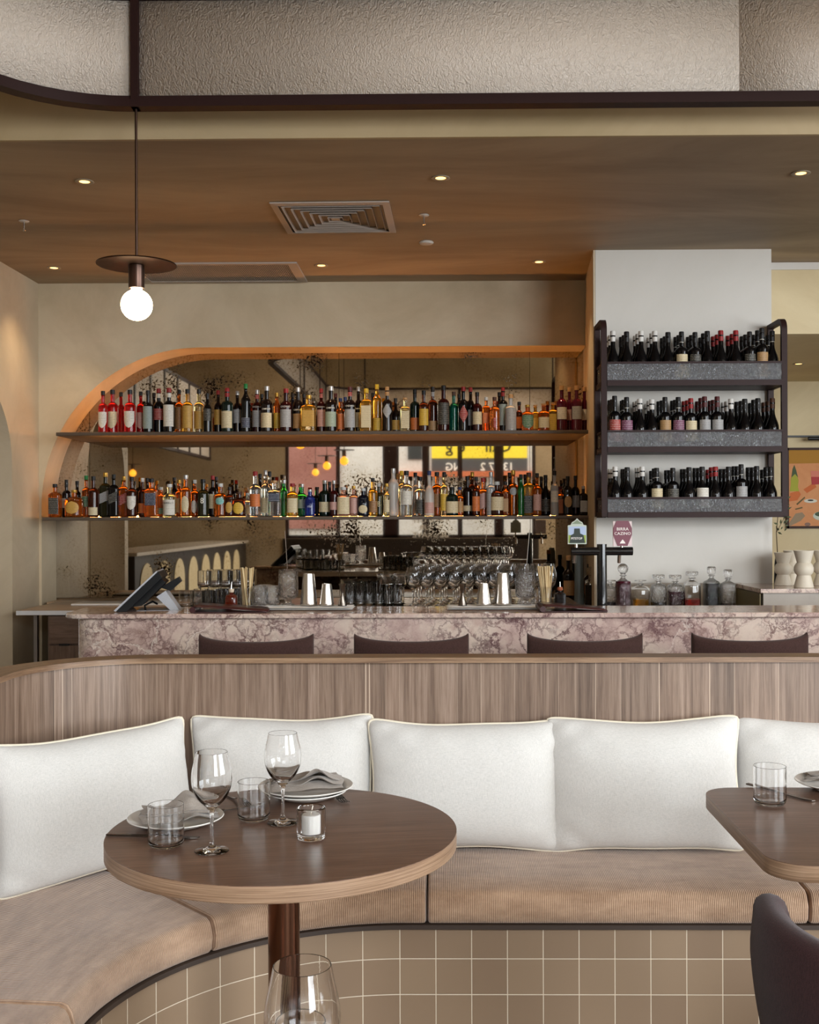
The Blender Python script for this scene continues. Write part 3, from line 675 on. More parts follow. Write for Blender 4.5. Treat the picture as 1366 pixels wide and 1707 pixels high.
cushion(LC*.50+.003, LC+.02, 'wide curved tan corduroy seat cushion filling the left corner', .03)
cushion(LC+.024, LC+1.55, 'tan corduroy seat cushion at the bottom left edge of the photo', .2)
# ---- linen cushions
LINEN = fabric('off white linen', 'c4c2bd', 'd6d3ce', 1500, 0.2, 0.25)
PIPE = plain('cream piping', 'ddd3be', .8)
def pillow(cx, cy, zb, W, Hh, T, yaw, tilt, roll, lab, seed, sag=.045):
    rnd = random.Random(seed); N = 28; ph = [rnd.uniform(0, 6) for _ in range(12)]
    def outl(u, v):
        x = W/2*u*(1-.045*(1-v*v)**1.0); z = Hh/2*v*(1-(sag if v > 0 else .03)*2*(1-u*u))
        k = (abs(u)*abs(v)); kk = .022*k**4-.050*k**16; return x*(1+kk*.7)+.0025*math.sin(4*v+ph[0])*abs(u)**3, z*(1+kk)+.0025*math.sin(5*u+ph[1])*abs(v)**3
    root = thing('cushion', lab, 'cushion', (cx, cy, zb), group='off white linen cushions along the banquette')
    R = Matrix.Rotation(yaw, 4, 'Z') @ Matrix.Rotation(-tilt, 4, 'X') @ Matrix.Rotation(roll, 4, 'Y'); root.rotation_euler = R.to_euler()
    V = []; Q = []
    for side in (-1, 1):
        for j in range(N+1):
            for i in range(N+1):
                u = -1+2*i/N; v = -1+2*j/N; u_ = math.sin(u*PI/2*.92)/math.sin(PI/2*.92); v_ = math.sin(v*PI/2*.92)/math.sin(PI/2*.92)
                x, z = outl(u_, v_); th = T*((1-abs(u_)**2.6)*(1-abs(v_)**2.6))**.48
                edge = max(abs(u_), abs(v_)); cr = (abs(u_)*abs(v_))
                wr = .0035*math.sin(16*u_+6*v_*v_+ph[2])*(abs(v_)**2)*(1-abs(v_)**6)+.003*math.sin(13*v_+5*u_+ph[3])*abs(u_)**3*(1-abs(u_)**8)+.004*math.sin(22*(u_*v_)+ph[4])*cr
                V.append((x, side*(th*.5+(wr if th > .004 else 0))*(1 if side < 0 else .85), z+Hh/2*(1-.0)))
    M_ = (N+1)**2
    for s_ in (0, 1):
        for j in range(N):
            for i in range(N):
                a = s_*M_+j*(N+1)+i; q = (a, a+1, a+N+2, a+N+1); Q.append(q if s_ == 0 else q[::-1])
    o = mesh('cover', V, Q, LINEN, root, None, True, None, None, 80)
    pts = []
    ring = [(-1+2*k/40, -1) for k in range(40)]+[(1, -1+2*k/30) for k in range(30)]+[(1-2*k/40, 1) for k in range(40)]+[(-1, 1-2*k/30) for k in range(30)]
    for u, v in ring: x, z = outl(u, v); pts.append((x, 0, z+Hh/2))
    MB().tube(pts, .0042, 8, close=True).build('piping', PIPE, root)
    return root
def pil(xl, xr, yt, ybot, Yb, Ytop, lab, seed, W=None, yaw=0, dy=0, **k):
    pass
def place_pillow(xl, xr, ytop, Yl, Yr, lab, seed, Hh=.40, T=.17, tilt=9, roll=0, sag=.045, lift=0):
    """lower edge stands on the seat; xl/xr pixel columns of the sides at depth Yl/Yr"""
    a = at(xl, 1330, Yl); b = at(xr, 1330, Yr); c = (a+b)/2; W = (b-a).length; yaw = math.atan2(b.y-a.y, b.x-a.x)
    return pillow(c.x, c.y, zs+.006+lift, W/1.0, Hh, T, yaw, math.radians(tilt), math.radians(roll), lab, seed, sag)
place_pillow(313, 622, 0, 3.45, 3.45, 'off white linen cushion behind the wine glasses of the round table', 3, Hh=.405, roll=0)
place_pillow(614, 938, 0, 3.42, 3.42, 'off white linen cushion just right of the round table', 4, Hh=.395, roll=0)
place_pillow(915, 1242, 0, 3.42, 3.40, 'off white linen cushion partly shaded by the rectangular table', 5, Hh=.405, roll=-0.8)
place_pillow(1226, 1545, 0, 3.47, 3.47, 'off white linen cushion behind the rectangular table at the right edge', 6, Hh=.395)
place_pillow(-4, 326, 0, 2.98, 3.40, 'large off white linen cushion angled across the left corner', 7, Hh=.41, T=.17, tilt=9, roll=-1)
q = pillow(XO+.10, 2.55, zs+.006, .55, .40, .15, PI/2-.03, math.radians(8), 0, 'off white linen cushion cut off by the left edge of the photo', 8)
# ================================================================== TABLES
TW = wood('dark walnut table top', '5a4336', '6f5445', '846857', 'Object', grain=(1.6, 26, 8), rough=0.28, coat=0.12)
TE = wood('walnut table edge', '7c6048', '9d8066', 'b3967a', 'Object', grain=(1.6, 1.6, 150), rough=0.4)
COP = metal('copper brown column', '6b4836', 0.22)
ZT, TT = 0.765, 0.036
def tabletop(t, poly):
    n = len(poly); c = Vector((sum(p[0] for p in poly)/n, sum(p[1] for p in poly)/n))
    MB().prism(poly, -.0015, 0.0).build('tabletop', TW, t, sharp=30)
    ins = [((p[0]-c.x)*(1-.003)+c.x, (p[1]-c.y)*(1-.003)+c.y) for p in poly]
    V = [(*p, -.0015) for p in poly]+[(*p, -TT+.002) for p in poly]+[(*p, -TT) for p in ins]
    Q = [(i, (i+1) % n, n+(i+1) % n, n+i)[::-1] for i in range(n)]+[(n+i, n+(i+1) % n, 2*n+(i+1) % n, 2*n+i)[::-1] for i in range(n)]+[tuple(range(2*n, 3*n))[::-1]]
    mesh('table_edge', V, Q, TE, t, sharp=30)
def pedestal(t, r=.038, base=.24):
    MB().tube([(0, 0, -.745), (0, 0, -.036)], r, 32).build('column', COP, t)
    MB().lathe([(0, -.763), (base, -.763), (base, -.757), (base-.02, -.752), (.06, -.745), (0, -.745)], 40).build('base', COP, t)
    MB().lathe([(0, -.037), (.11, -.037), (.11, -.043), (0, -.043)], 32).build('mounting_plate', COP, t)
tc_ = at(473, 1388, 2.577); tc_.z = ZT; RT = 0.4
rt_ = thing('round_table', 'round dark walnut pedestal table with pale ribbed edge and copper column', 'table', (tc_.x, tc_.y, ZT), .14)
tabletop(rt_, [(RT*math.cos(2*PI*k/96), RT*math.sin(2*PI*k/96)) for k in range(96)]); pedestal(rt_, .0365)
def rrect(x0, y0, x1, y1, r, n=8):
    P = []
    for cx, cy, a in ((x1-r, y0+r, -PI/2), (x1-r, y1-r, 0), (x0+r, y1-r, PI/2), (x0+r, y0+r, PI)): P += [(cx+r*math.cos(a+PI/2*k/n), cy+r*math.sin(a+PI/2*k/n)) for k in range(n+1)]
    return P
rl = onz(1183.5, 1331, ZT).x+.0
ft = thing('rectangular_table', 'dark walnut table with rounded corners at the right edge', 'table', (rl+.35, 2.64, ZT))
tabletop(ft, rrect(-.35, -.335, .35, .335, .085)); pedestal(ft)
nt = thing('dining_table', 'walnut table in the near foreground carrying the wine glass at the bottom of the photo', 'table', (-.35, 1.06, ZT))
tabletop(nt, rrect(-.75, -.46, .80, .40, .085)); pedestal(nt)  # top widened out of view to shade the lower tiles
# ================================================================== TABLEWARE
GL = glass()
def spl(P, m=4):
    out = []
    for i in range(len(P)-1):
        a, b, c, d = P[max(i-1, 0)], P[i], P[i+1], P[min(i+2, len(P)-1)]
        for k in range(m):
            t = k/m; out.append(tuple(.5*(2*b[j]+(c[j]-a[j])*t+(2*a[j]-5*b[j]+4*c[j]-d[j])*t*t+(3*b[j]-a[j]-3*c[j]+d[j])*t**3) for j in (0, 1)))
    return out+[tuple(P[-1][:2])]
def wineglass_mb(h=.214, rb=.0435, rr=.034, base=.037, seg=40):
    z0 = h*.43
    out = [(base-.0008, 0.0), (base, .0008), (base-.0008, .0018)]+spl([(base-.0008, .0018), (base*.75, .0034), (.016, .0062), (.008, .011), (.0044, .02), (.0036, z0*.5), (.0042, z0-.018), (.0075, z0-.004), (.017, z0+.007), (.031, z0+.022), (rb-.0025, z0+.044), (rb, z0+.062), (rb-.001, z0+.082), (rr+.0035, h-.018), (rr, h-.0005)])[1:]
    inn = [(rr-.0005, h)]+spl([(rr-.0010, h-.0005), (rr+.0024, h-.018), (rb-.0022, z0+.082), (rb-.0012, z0+.062), (rb-.0038, z0+.044), (.0285, z0+.0242), (.014, z0+.0112), (0, z0+.0085)])
    return MB().lathe([(0, 0.0)]+out+inn, seg)
def wineglass(x, y, z, lab, name='wine_glass', group=None, **k):
    o = wineglass_mb(**k).build(name, GL, None, (x, y, z+.0008), sharp=32); return tag(o, lab, 'wine glass', group)
def tumbler_mb(r=.039, h=.092, t=.0015, seg=40, base=.006):
    return MB().lathe([(0, 0), (r-.013, 0), (r-.0115, .0002)]+spl([(r-.011, .0003), (r-.0035, .004), (r, .013), (r, .02)])+[(r, h*.5), (r, h-.0015), (r, h-.0006), (r-t/2, h), (r-t, h-.0006), (r-t, h-.0015), (r-t, h*.5)]+spl([(r-t, .02), (r-t-.0005, .015), (r-.007, base+.002), (r-.016, base)])+[(0, base)], seg)
def tumbler(x, y, z, lab, group=None, name='tumbler', **k): return tag(tumbler_mb(**k).build(name, GL, None, (x, y, z+.0008), sharp=32), lab, 'tumbler', group)
p = onz(353.5, 1419, ZT); wineglass(p.x, p.y, ZT, 'stemmed wine glass on the round table, front one beside the tumbler')
p = onz(472, 1372, ZT); wineglass(p.x, p.y, ZT, 'stemmed wine glass on the round table, rear one in front of the plate', h=.212)
p = onz(277, 1411, ZT); tumbler(p.x, p.y, ZT, 'plain thin tumbler at the left of the round table')
p = onz(423.5, 1367, ZT); tumbler(p.x, p.y, ZT, 'plain thin tumbler between the two wine glasses on the round table', r=.0385)
p = onz(1284, 1341, ZT); tumbler(p.x, p.y, ZT, 'plain thin tumbler on the rectangular table at right', r=.040, h=.096)
p = at(505, 1900, 1.24); wineglass(p.x, 1.24, ZT, 'large wine glass in the foreground at the bottom of the photo', h=.220, rb=.0425, rr=.0325)
p = at(500, 1700, 1.395); tumbler(p.x, 1.395, ZT, 'tumbler just behind the foreground wine glass at the bottom of the photo', r=.0355, h=.088)
# candle in glass
p = onz(519, 1398, ZT)
cd = thing('candle_holder', 'thick glass candle holder with white candle on the round table', 'candle', (p.x, p.y, ZT+.0008))
MB().lathe([(0, 0), (.029, 0), (.0300, .0006), (.0315, .003), (.0316, .006), (.0325, .066), (.0325, .068), (.031, .070), (.0265, .070), (.0255, .068), (.0254, .066), (.0236, .016), (.0235, .014), (.021, .012), (.0200, .012), (0, .012)], 40).build('glass_holder', GL, cd)
tag_c = MB().lathe([(0, .0125), (.0205, .0125), (.0212, .015), (.0212, .052), (.0195, .0545), (.0, .053)], 32).build('candle', plain('white wax', 'f2efe8', .5), cd); MB().tube([(0, 0, .052), (.001, 0, .06), (.004, 0, .073)], .0011, 6).build('wick', plain('wick', 'e4dccb', .8), tag_c)
# plates, napkins, cutlery
PORC = plain('white porcelain', 'dcd9d2', .22, coat=.3); RIM = plain('grey glaze rim', 'a39c90', .3)
def plate(x, y, z, r, lab):
    t = thing('plate', lab, 'plate', (x, y, z))
    MB().lathe([(0, .004), (r*.5, .004), (r*.56, .001), (r*.6, .001), (r*.7, .006), (r*.97, .0165), (r, .019), (r*.985, .021), (r*.95, .0195), (r*.72, .011), (r*.66, .0075), (0, .007)], 64).build('dish', PORC, t)
    return t
LINN = fabric('grey beige napkin linen', '8b8178', 'a59b91', 1400, .2, .3)
def napkin(x, y, z, rz, w, l, seed, lab, hump=.03):
    """a linen napkin folded in layers, one end heaped"""
    rnd = random.Random(seed); NX, NY = 26, 16; root = thing('napkin', lab, 'napkin', (x, y, z), rz)
    for L in range(3):
        ph = [rnd.uniform(0, 6) for _ in range(5)]; V = []
        for s in (0, 1):
            for j in range(NY+1):
                for i in range(NX+1):
                    u, v = i/NX, j/NY; xx = (u-.5)*l*(1-.05*L)+.006*math.sin(5*v+ph[0]); yy = (v-.5)*w*(1-.12*L)+.008*math.sin(4*u+ph[1])+(L-1)*.01
                    zz = .004+L*.0065+hump*math.exp(-((u-.66)/.17)**2)*(.55+.45*math.sin(2.2*v+ph[2]))*(.35+.4*L)+.002*math.sin(14*u+5*v+ph[3])*(.4+v)+.0025*math.sin(9*v+ph[4])
                    e = min(u, 1-u, v, 1-v); th = .0026*min(1, (e*14)**.5) if e > 0 else 0
                    V.append((xx, yy, zz+(th if s else -th)))
        M_ = (NX+1)*(NY+1); Q = []
        for s in (0, 1):
            for j in range(NY):
                for i in range(NX):
                    a = s*M_+j*(NX+1)+i; q = (a, a+1, a+NX+2, a+NX+1); Q.append(q if s else q[::-1])
        mesh('fold', V, Q, LINN, root, None, True, None, None, 80)
    return root
FLAT = metal('dull steel cutlery', '6d655e', .25)
def knife(x, y, z, rz, lab):
    t = thing('table_knife', lab, 'knife', (x, y, z+.0015), rz)
    MB().prism([(-.105, -.005), (-.10, -.0065), (0, -.004), (0, .004), (-.10, .0065), (-.105, .005)], 0, .004, .001).build('handle', FLAT, t)
    MB().prism([(0, -.004), (.03, -.007), (.09, -.008), (.108, -.002), (.112, .006), (0, .005)], .0008, .0026).build('blade', FLAT, t); return t
def fork(x, y, z, rz, lab):
    t = thing('table_fork', lab, 'fork', (x, y, z+.001), rz)
    rows = []
    for k in range(15):
        u = k/14; xx = -.1+.145*u; w_ = .0055*(1-u)+.0025*u if u < .75 else .0025+.0085*((u-.75)/.25)**.6; zz = .001+.010*math.exp(-((u-.8)/.18)**2); rows.append([(xx, -w_, zz), (xx, w_, zz), (xx, w_, zz+.002), (xx, -w_, zz+.002), (xx, -w_, zz)])
    MB().strip(rows).build('handle', FLAT, t)
    mb = MB()
    for yy in (-.0094, -.0031, .0031, .0094): mb.tube([(.044, yy, .0065), (.06, yy, .003), (.082, yy, .004), (.094, yy*.95, .008)], [.0015, .0014, .0012, .0006], 6)
    mb.build('tines', FLAT, t); return t
p = onz(290, 1378, ZT); plate(p.x-.0, p.y+.02, ZT, .112, 'white side plate under a napkin at the left of the round table'); napkin(p.x+.005, p.y+.03, ZT+.0165, .28, .09, .175, 3, 'grey folded linen napkin on the left plate of the round table', .035)
pl = p.copy(); p = onz(508, 1334, ZT); plate(p.x, p.y+.03, ZT, .105, 'white plate under the upper plate at the back of the round table'); plate(p.x, p.y+.03, ZT+.0125, .122, 'wide white upper plate at the back of the round table')
napkin(p.x+.0, p.y+.045, ZT+.029, .18, .11, .19, 5, 'grey linen napkin heaped on the wide plate at the back of the round table', .04)
p = onz(252, 1396, ZT); knife(p.x, p.y, ZT, -.12, 'table knife lying left of the tumbler on the round table')
p = onz(300, 1408, ZT)
p = onz(375, 1352, ZT); knife(p.x, p.y, ZT, .55, 'table knife behind the front wine glass on the round table')
p = onz(575, 1336, ZT); fork(p.x-.03, p.y+.05, ZT, -1.15, 'table fork to the right of the wide plate on the round table')
p = onz(394, 1340, ZT); fork(p.x, p.y+.02, ZT, -1.0, 'table fork behind the middle tumbler on the round table')
p = onz(1298, 1322, ZT); knife(p.x, p.y, ZT, -1.0, 'table knife behind the tumbler on the rectangular table')
p = onz(1388, 1314, ZT); plate(p.x+.02, p.y, ZT, .115, 'white plate cut off by the right edge on the rectangular table'); napkin(p.x+.03, p.y+.01, ZT+.0165, 2.9, .09, .19, 9, 'grey folded napkin on the plate of the rectangular table', .02)
# ================================================================== CHAIRS
PLUM = fabric('plum upholstery', '2a1818', '422829', 1500, .12, .3)
PLUM2 = fabric('brown plum stool upholstery', '35231f', '4a332e', 1500, .12, .3)
def bucket_chair(cx, cy, rz, lab):
    t = thing('upholstered_chair', lab, 'chair', (cx, cy, 0), rz)
    # shell: horseshoe of padded wall, opening towards +Y
    N, Mv = 110, 20; th = .028; rows = []
    def pt(a, z01, off):
        # a: -1..1 around from left tip to right tip, z01 0 bottom..1 top edge
        ang = -PI/2 + a*math.radians(128); top = .785+.0*abs(a); r_top = .27; zlow = .40
        fall = max(0, abs(a)-.80)/.20; ztop = top-(.10*fall**2) - .015*(1-abs(a)); z = zlow+(ztop-zlow)*z01
        s = z01**.5; r = (.175+(r_top-.175)*min(1, s*1.10))+.012*math.sin(PI*z01)+off
        return Vector((r*math.cos(ang), r*1.02*math.sin(ang), z))
    rows = []
    for i in range(N+1):
        a = -1+2*i/N; a = math.sin(a*PI/2); ring = []
        e = min(1, (1-abs(a))*11); tt = th*math.sqrt(max(.004, 1-(1-e)**2))
        for k in range(Mv+1): ring.append(pt(a, k/Mv, tt))
        for k in range(5): an = PI*(k+1)/6; q = pt(a, 1, tt*math.cos(an)); q.z += tt*math.sin(an)*.8; ring.append(q)
        for k in range(Mv, -1, -1): ring.append(pt(a, k/Mv, -tt))
        rows.append(ring+[ring[0]])
    mb = MB().strip(rows); n = len(rows[0])
    mb.f.append(tuple(range(n-1))); mb.f.append(tuple(len(mb.v)-n+k for k in range(n-2, -1, -1)))
    mb.build('shell', PLUM, t, sharp=60)
    seam = []
    for i in range(N+1): a = -1+2*i/N; q = pt(a, 1, th*.93); q.z -= .004; seam.append(q)
    MB().tube(seam, .0022, 6).build('seam_piping', plain('plum piping', '5a4744', .7), t)
    MB().lathe([(0, .40), (.20, .40), (.235, .42), (.24, .455), (.22, .475), (0, .485)], 40).build('seat', PLUM, t)
    for sx_, sy_ in ((-1, -1), (1, -1), (1, 1), (-1, 1)): MB().tube([(sx_*.13, sy_*.13, .405), (sx_*.2, sy_*.2, 0)], [.017, .011], 14).build('leg', DARK, t)
    return t
bucket_chair(.845, 1.93, math.radians(-4), 'plum upholstered tub chair back at the bottom right corner')
def stool(x, lab):
    t = thing('bar_stool', lab, 'bar stool', (x, 4.58, 0), group='upholstered bar stools along the marble bar')
    N = 30; rows = []
    for i in range(N+1):
        u = -1+2*i/N; xx = .2385*math.sin(u*PI/2*.97)/math.sin(PI/2*.97); yc = .055*(xx/.2385)**2
        zt_ = .978+.034*abs(u)**2.2-(.012 if abs(u) > .985 else 0); e = math.sqrt(max(.0, 1-abs(u)**14)); th = .006+.020*e; ring = []
        zb0 = .80
        for k in range(9): z = zb0+(zt_-.02-zb0)*k/8; ring.append(Vector((xx, yc-th, z)))
        for k in range(1, 6): an = PI*k/6; ring.append(Vector((xx, yc-th*math.cos(an), zt_-.02+.02*math.sin(an))))
        for k in range(8, -1, -1): z = zb0+(zt_-.02-zb0)*k/8; ring.append(Vector((xx, yc+th, z)))
        rows.append(ring+[ring[0]])
    mb = MB().strip(rows); n = len(rows[0]); mb.f.append(tuple(range(n-1))); mb.f.append(tuple(len(mb.v)-n+k for k in range(n-2, -1, -1)))
    mb.build('backrest', PLUM2, t, sharp=60)
    bx((0, .21, .735), (.44, .42, .07), bev=.03).build('seat', PLUM2, t)
    for s_ in (-1, 1):
        MB().tube([(s_*.18, -.0, .86), (s_*.19, 0, .70), (s_*.215, -.02, 0)], .012, 12).build('leg', DARK, t)
        MB().tube([(s_*.18, .36, .70), (s_*.215, .42, 0)], .012, 12).build('leg', DARK, t)
    MB().tube([(-.205, .40, .28), (.205, .40, .28)], .009, 10).build('footrest', DARK, t)
    return t
s0 = stool(at(424, 1070, 4.58).x, 'leftmost dark upholstered bar stool, its curved back above the walnut rail')
for px, lab in ((685.5, 'second dark bar stool from the left, below the two metal jiggers'), (978, 'third dark bar stool from the left, in front of the beer tap'), (1256, 'rightmost dark bar stool, below the right end of the wine rack')):
    p = at(px, 1070, 4.58); dup(s0, (p.x, 4.58, 0), None, lab)
# ================================================================== BAR
YB = 5.05; ZB = at(683, 1022.5, YB-.025).z
MAR = MB
bar = thing('marble_bar', 'pink veined marble bar counter with polished overhanging slab', 'bar counter', (0, 0, 0))
bl = at(122, 1060, YB).x; BR = 4.2; YBK = 5.44
def front_poly(x0, y0, r, x1, y1): return [(x0+r-r*math.cos(a), y0+r-r*math.sin(a)) for a in [PI/2*k/12 for k in range(13)]]+[(x1, y0), (x1, y1), (x0, y1)]
MB().prism(front_poly(bl, YB, .09, BR, YBK-.03), .10, ZB-.022).build('front', MARB, bar, sharp=30)
MB().prism(front_poly(bl-.052, YB-.03, .10, BR, YBK), ZB-.022, ZB, .004).build('slab', MARB, bar, sharp=30)
bx(((bl+BR)/2+.03, YB+.2, .05), (BR-bl-.06, .28, .10)).build('plinth', KICK, bar, smooth=False)
ZS = ZB-.012
sv = thing('service_shelf', 'steel service ledge behind the bar holding the clean glassware', 'shelf', (0, 0, 0))
xs0, xs1 = at(296, 1000, 5.5).x, at(975, 1000, 5.5).x
bx(((xs0+xs1)/2, (YBK+6.2)/2+.002, ZS-.02), (xs1-xs0, 6.2-YBK-.004, .04)).build('ledge', STEEL, sv, smooth=False)
for x in (xs0+.05, 0, xs1-.05): bx((x, 5.85, (ZS-.04)/2), (.04, .5, ZS-.04)).build('leg', STEEL, sv, smooth=False)
# back counter
ZC = 0.93
bc = thing('back_counter', 'pale topped back counter with walnut doors under the mirror', 'counter', (0, 0, 0))
TOPM = plain('pale stone worktop', 'd6cfc4', .25)
xk = at(28, 1017, 6.78).x; Yk = 6.78
XE = c0-.02
bx(((xk+XE)/2, (Yk+YW)/2, ZC-.011), (XE-xk, YW-Yk, .022)).build('worktop', wood('tan counter top', '9c8062', 'ad9173', 'b89c7e', grain=(1.5, 12, 1), rough=.3), bc, smooth=False)
bx(((axl+XR)/2+.01, (YW+YM)/2, ZC-.011), (XR-axl-.04, YM-YW-.02, .022)).build('worktop', wood('tan counter top', '9c8062', 'ad9173', 'b89c7e'), bc, smooth=False)
bx(((xk+XE)/2, Yk-.006, ZC-.013), (XE-xk, .012, .026)).build('front_trim', plain('white edge trim', 'd8d6d4', .4), bc, smooth=False)
WD = wood('walnut cabinet', '5d473a', '745c4c', '84695a', 'Object', grain=(22, 22, 1.5), rough=.4)
WDH = wood('walnut drawer', '5d473a', '745c4c', '84695a', 'Object', grain=(2, 2, 26), rough=.4)
xd = at(78, 1050, Yk+.03).x
bx(((xd+XE)/2, (Yk+.05+YW)/2, (ZC-.03)/2), (XE-xd, YW-Yk-.05, ZC-.03)).build('carcass', WD, bc, smooth=False)
for k in range(6):
    x = xd+.31+.6*k
    if x > .65: break
    o = bx((x-.0, Yk+.035, .385), (.585, .022, .66)).build('door', WD, bc, smooth=False); bx((x-.2, Yk+.018, .72), (.06, .014, .01)).build('handle', BLACK, o, smooth=False)
    bx((x, Yk+.035, .81), (.585, .022, .17)).build('drawer', WDH, bc, smooth=False)
px_ = at(58.5, 1050, Yk+.04).x
bx((px_, Yk+.06, (ZC-.03)/2), (.022, .03, ZC-.03)).build('post', metal('grey steel post', '8b8480', .4), bc, smooth=False)
# tray standing on the counter's left end
p = onz(165, 1008, ZC)
tag(bx((p.x+.15, p.y+.05, ZC+.006), (.62, .25, .012), bev=.004).build('tray', plain('white tray', 'e2e0dc', .4)), 'flat white tray on the left end of the back counter', 'tray')
# side counter on the right carrying the vases
zv = at(1268, 982, 6.1).z; xv = at(1268, 990, 6.1).x
sc_ = thing('side_counter', 'grey side counter with stone top in front of the pale column', 'counter', (0, 0, 0))
bx(((xv+4.6)/2+.01, 6.36, (zv-.02)/2), (4.6-xv-.02, .5, zv-.02)).build('body', plaster('grey taupe panel', 'a39a90', 'b0a69b', 1.2), sc_, smooth=False)
bx(((xv+4.6)/2, 6.36, zv-.01), (4.6-xv, .54, .022)).build('worktop', MARB, sc_, smooth=False)
bx((xv+.004, 6.36, (zv-.022)/2), (.006, .49, zv-.03)).build('end_panel', plain('olive side panel', '6e6240', .6), sc_, smooth=False)
sp = thing('splashback', 'taupe splashback panel with thin ledge behind the decanters', 'panel', (0, 0, 0))
xa = c0+.02
bx(((xa+xv)/2+.02, 6.615, (zv)/2+.0), (xv-xa+.02, .022, zv-.006)).build('panel', plaster('taupe panel', '9b8c78', 'a89985', 1.0), sp, smooth=False)
bx(((xa+xv)/2+.02, 6.608, zv), (xv-xa+.02, .04, .010)).build('ledge', plain('taupe ledge', '9a8f80', .4), sp, smooth=False)
dc = thing('decanter_counter', 'low counter below the pale column with row of decanters', 'counter', (0, 0, 0))
bx(((c0+xv)/2+.0, 6.32, ZC-.015), (xv-c0-.01, .54, .03)).build('worktop', TOPM, dc, smooth=False); bx(((c0+xv)/2, 6.34, (ZC-.03)/2), (xv-c0-.03, .48, ZC-.03)).build('body', WD, dc, smooth=False)
# ================================================================== BOTTLES
def bprof(kind, H_, R, rn):
    q = []
    S = {'tall': (2, .60, .72, 1), 'bord': (2, .63, .72, 1), 'burg': (2, .42, .74, 0), 'square': (7, .66, .76, 1), 'squat': (2.6, .62, .76, 1), 'onion': (2, .45, .68, 1), 'hex': (3.2, .60, .74, 1), 'slim': (2, .66, .82, 0)}[kind]
    e, b, s, sh = S; hb, hs = H_*b, H_*s
    q = [(0, .004, e), (R*.80, .0, e), (R*.97, .003, e), (R, .009, e), (R, .016, e), (R, hb*.5, e), (R, hb*.96, e), (R*(.999 if kind != 'squat' else .96), hb, e)]
    for k in range(1, 7):
        u = k/6; z = hb+(hs-hb)*u
        r = rn+(R-rn)*(math.cos(u*PI/2)**.75 if sh else (1+math.cos(PI*u))/2); q.append((max(r, rn), z, e+(2-e)*u))
    q += [(rn, H_*.86, 2), (rn, H_*.885, 2), (rn*1.15, H_*.89, 2), (rn*1.15, H_*.915, 2), (rn, H_*.92, 2), (rn*.95, H_*.93, 2), (0, H_*.93, 2)]
    return q
def glassm(key):
    T = {'red': ('c01a1c', .75), 'amber': ('c4661c', .82), 'gold': ('e0a63c', .85), 'pale': ('ead9a0', .92), 'clear': ('e8ecea', .97), 'black': ('0c0b0c', 0), 'dark': ('170d0b', 0), 'darkred': ('32090b', .25), 'brown': ('4a2010', .6),
         'green': ('1f8a3c', .8), 'dgreen': ('10201a', .2), 'blue': ('1a2f8a', .6), 'orange': ('e0762c', .8), 'frost': ('cfc8c0', .35), 'teal': ('18705a', .6), 'purple': ('5a1028', .35), 'olive': ('2c2a16', .3), 'pink': ('d8a088', .8), 'navy': ('0d101c', 0), 'whiteg': ('c8ccce', .5)}[key]
    return plain('bottle glass '+key, T[0], .06 if key != 'frost' else .3, 0, T[1], 1.36)
LAB = {'white': ('dfd9cc', '6a5a50'), 'cream': ('d8c8a2', '6f4f30'), 'gold': ('c69a48', '6a4218'), 'black': ('15130f', 'b8b0a0'), 'silver': ('a8a6a4', '4a4848'), 'red': ('9c2a26', 'e0d0c0'), 'orange': ('d4763a', '6a2c14'), 'green': ('3f6a4c', 'd8d0b0'), 'grey': ('8f9a94', '4c5450'),
       'brown': ('7d5434', 'd8b070'), 'yellow': ('d8b040', '7a4a18'), 'blue': ('4a6a98', 'd8d8d8'), 'pink': ('c89c90', '6a4038'), 'teal': ('5aa39a', 'e8e8e0'), 'navy': ('262c40', 'c0c0c8'), 'tan': ('b08a5c', '50341c'), 'palegreen': ('a3ae98', '50584c'), 'purple': ('6a2a4a', 'd8c8d0')}
CAPC = {'black': '141212', 'red': '8e1f20', 'gold': 'b8903e', 'silver': 'b0aeac', 'white': 'd4d0ca', 'cork': 'b98d5c', 'green': '1f7a3a', 'yellow': 'd0a828', 'blue': '22305c', 'clear': 'c8c8c4', 'brown': '4a2c1c', 'darkred': '4c1616'}
def labm(c): return printed('label '+c, *LAB[c])
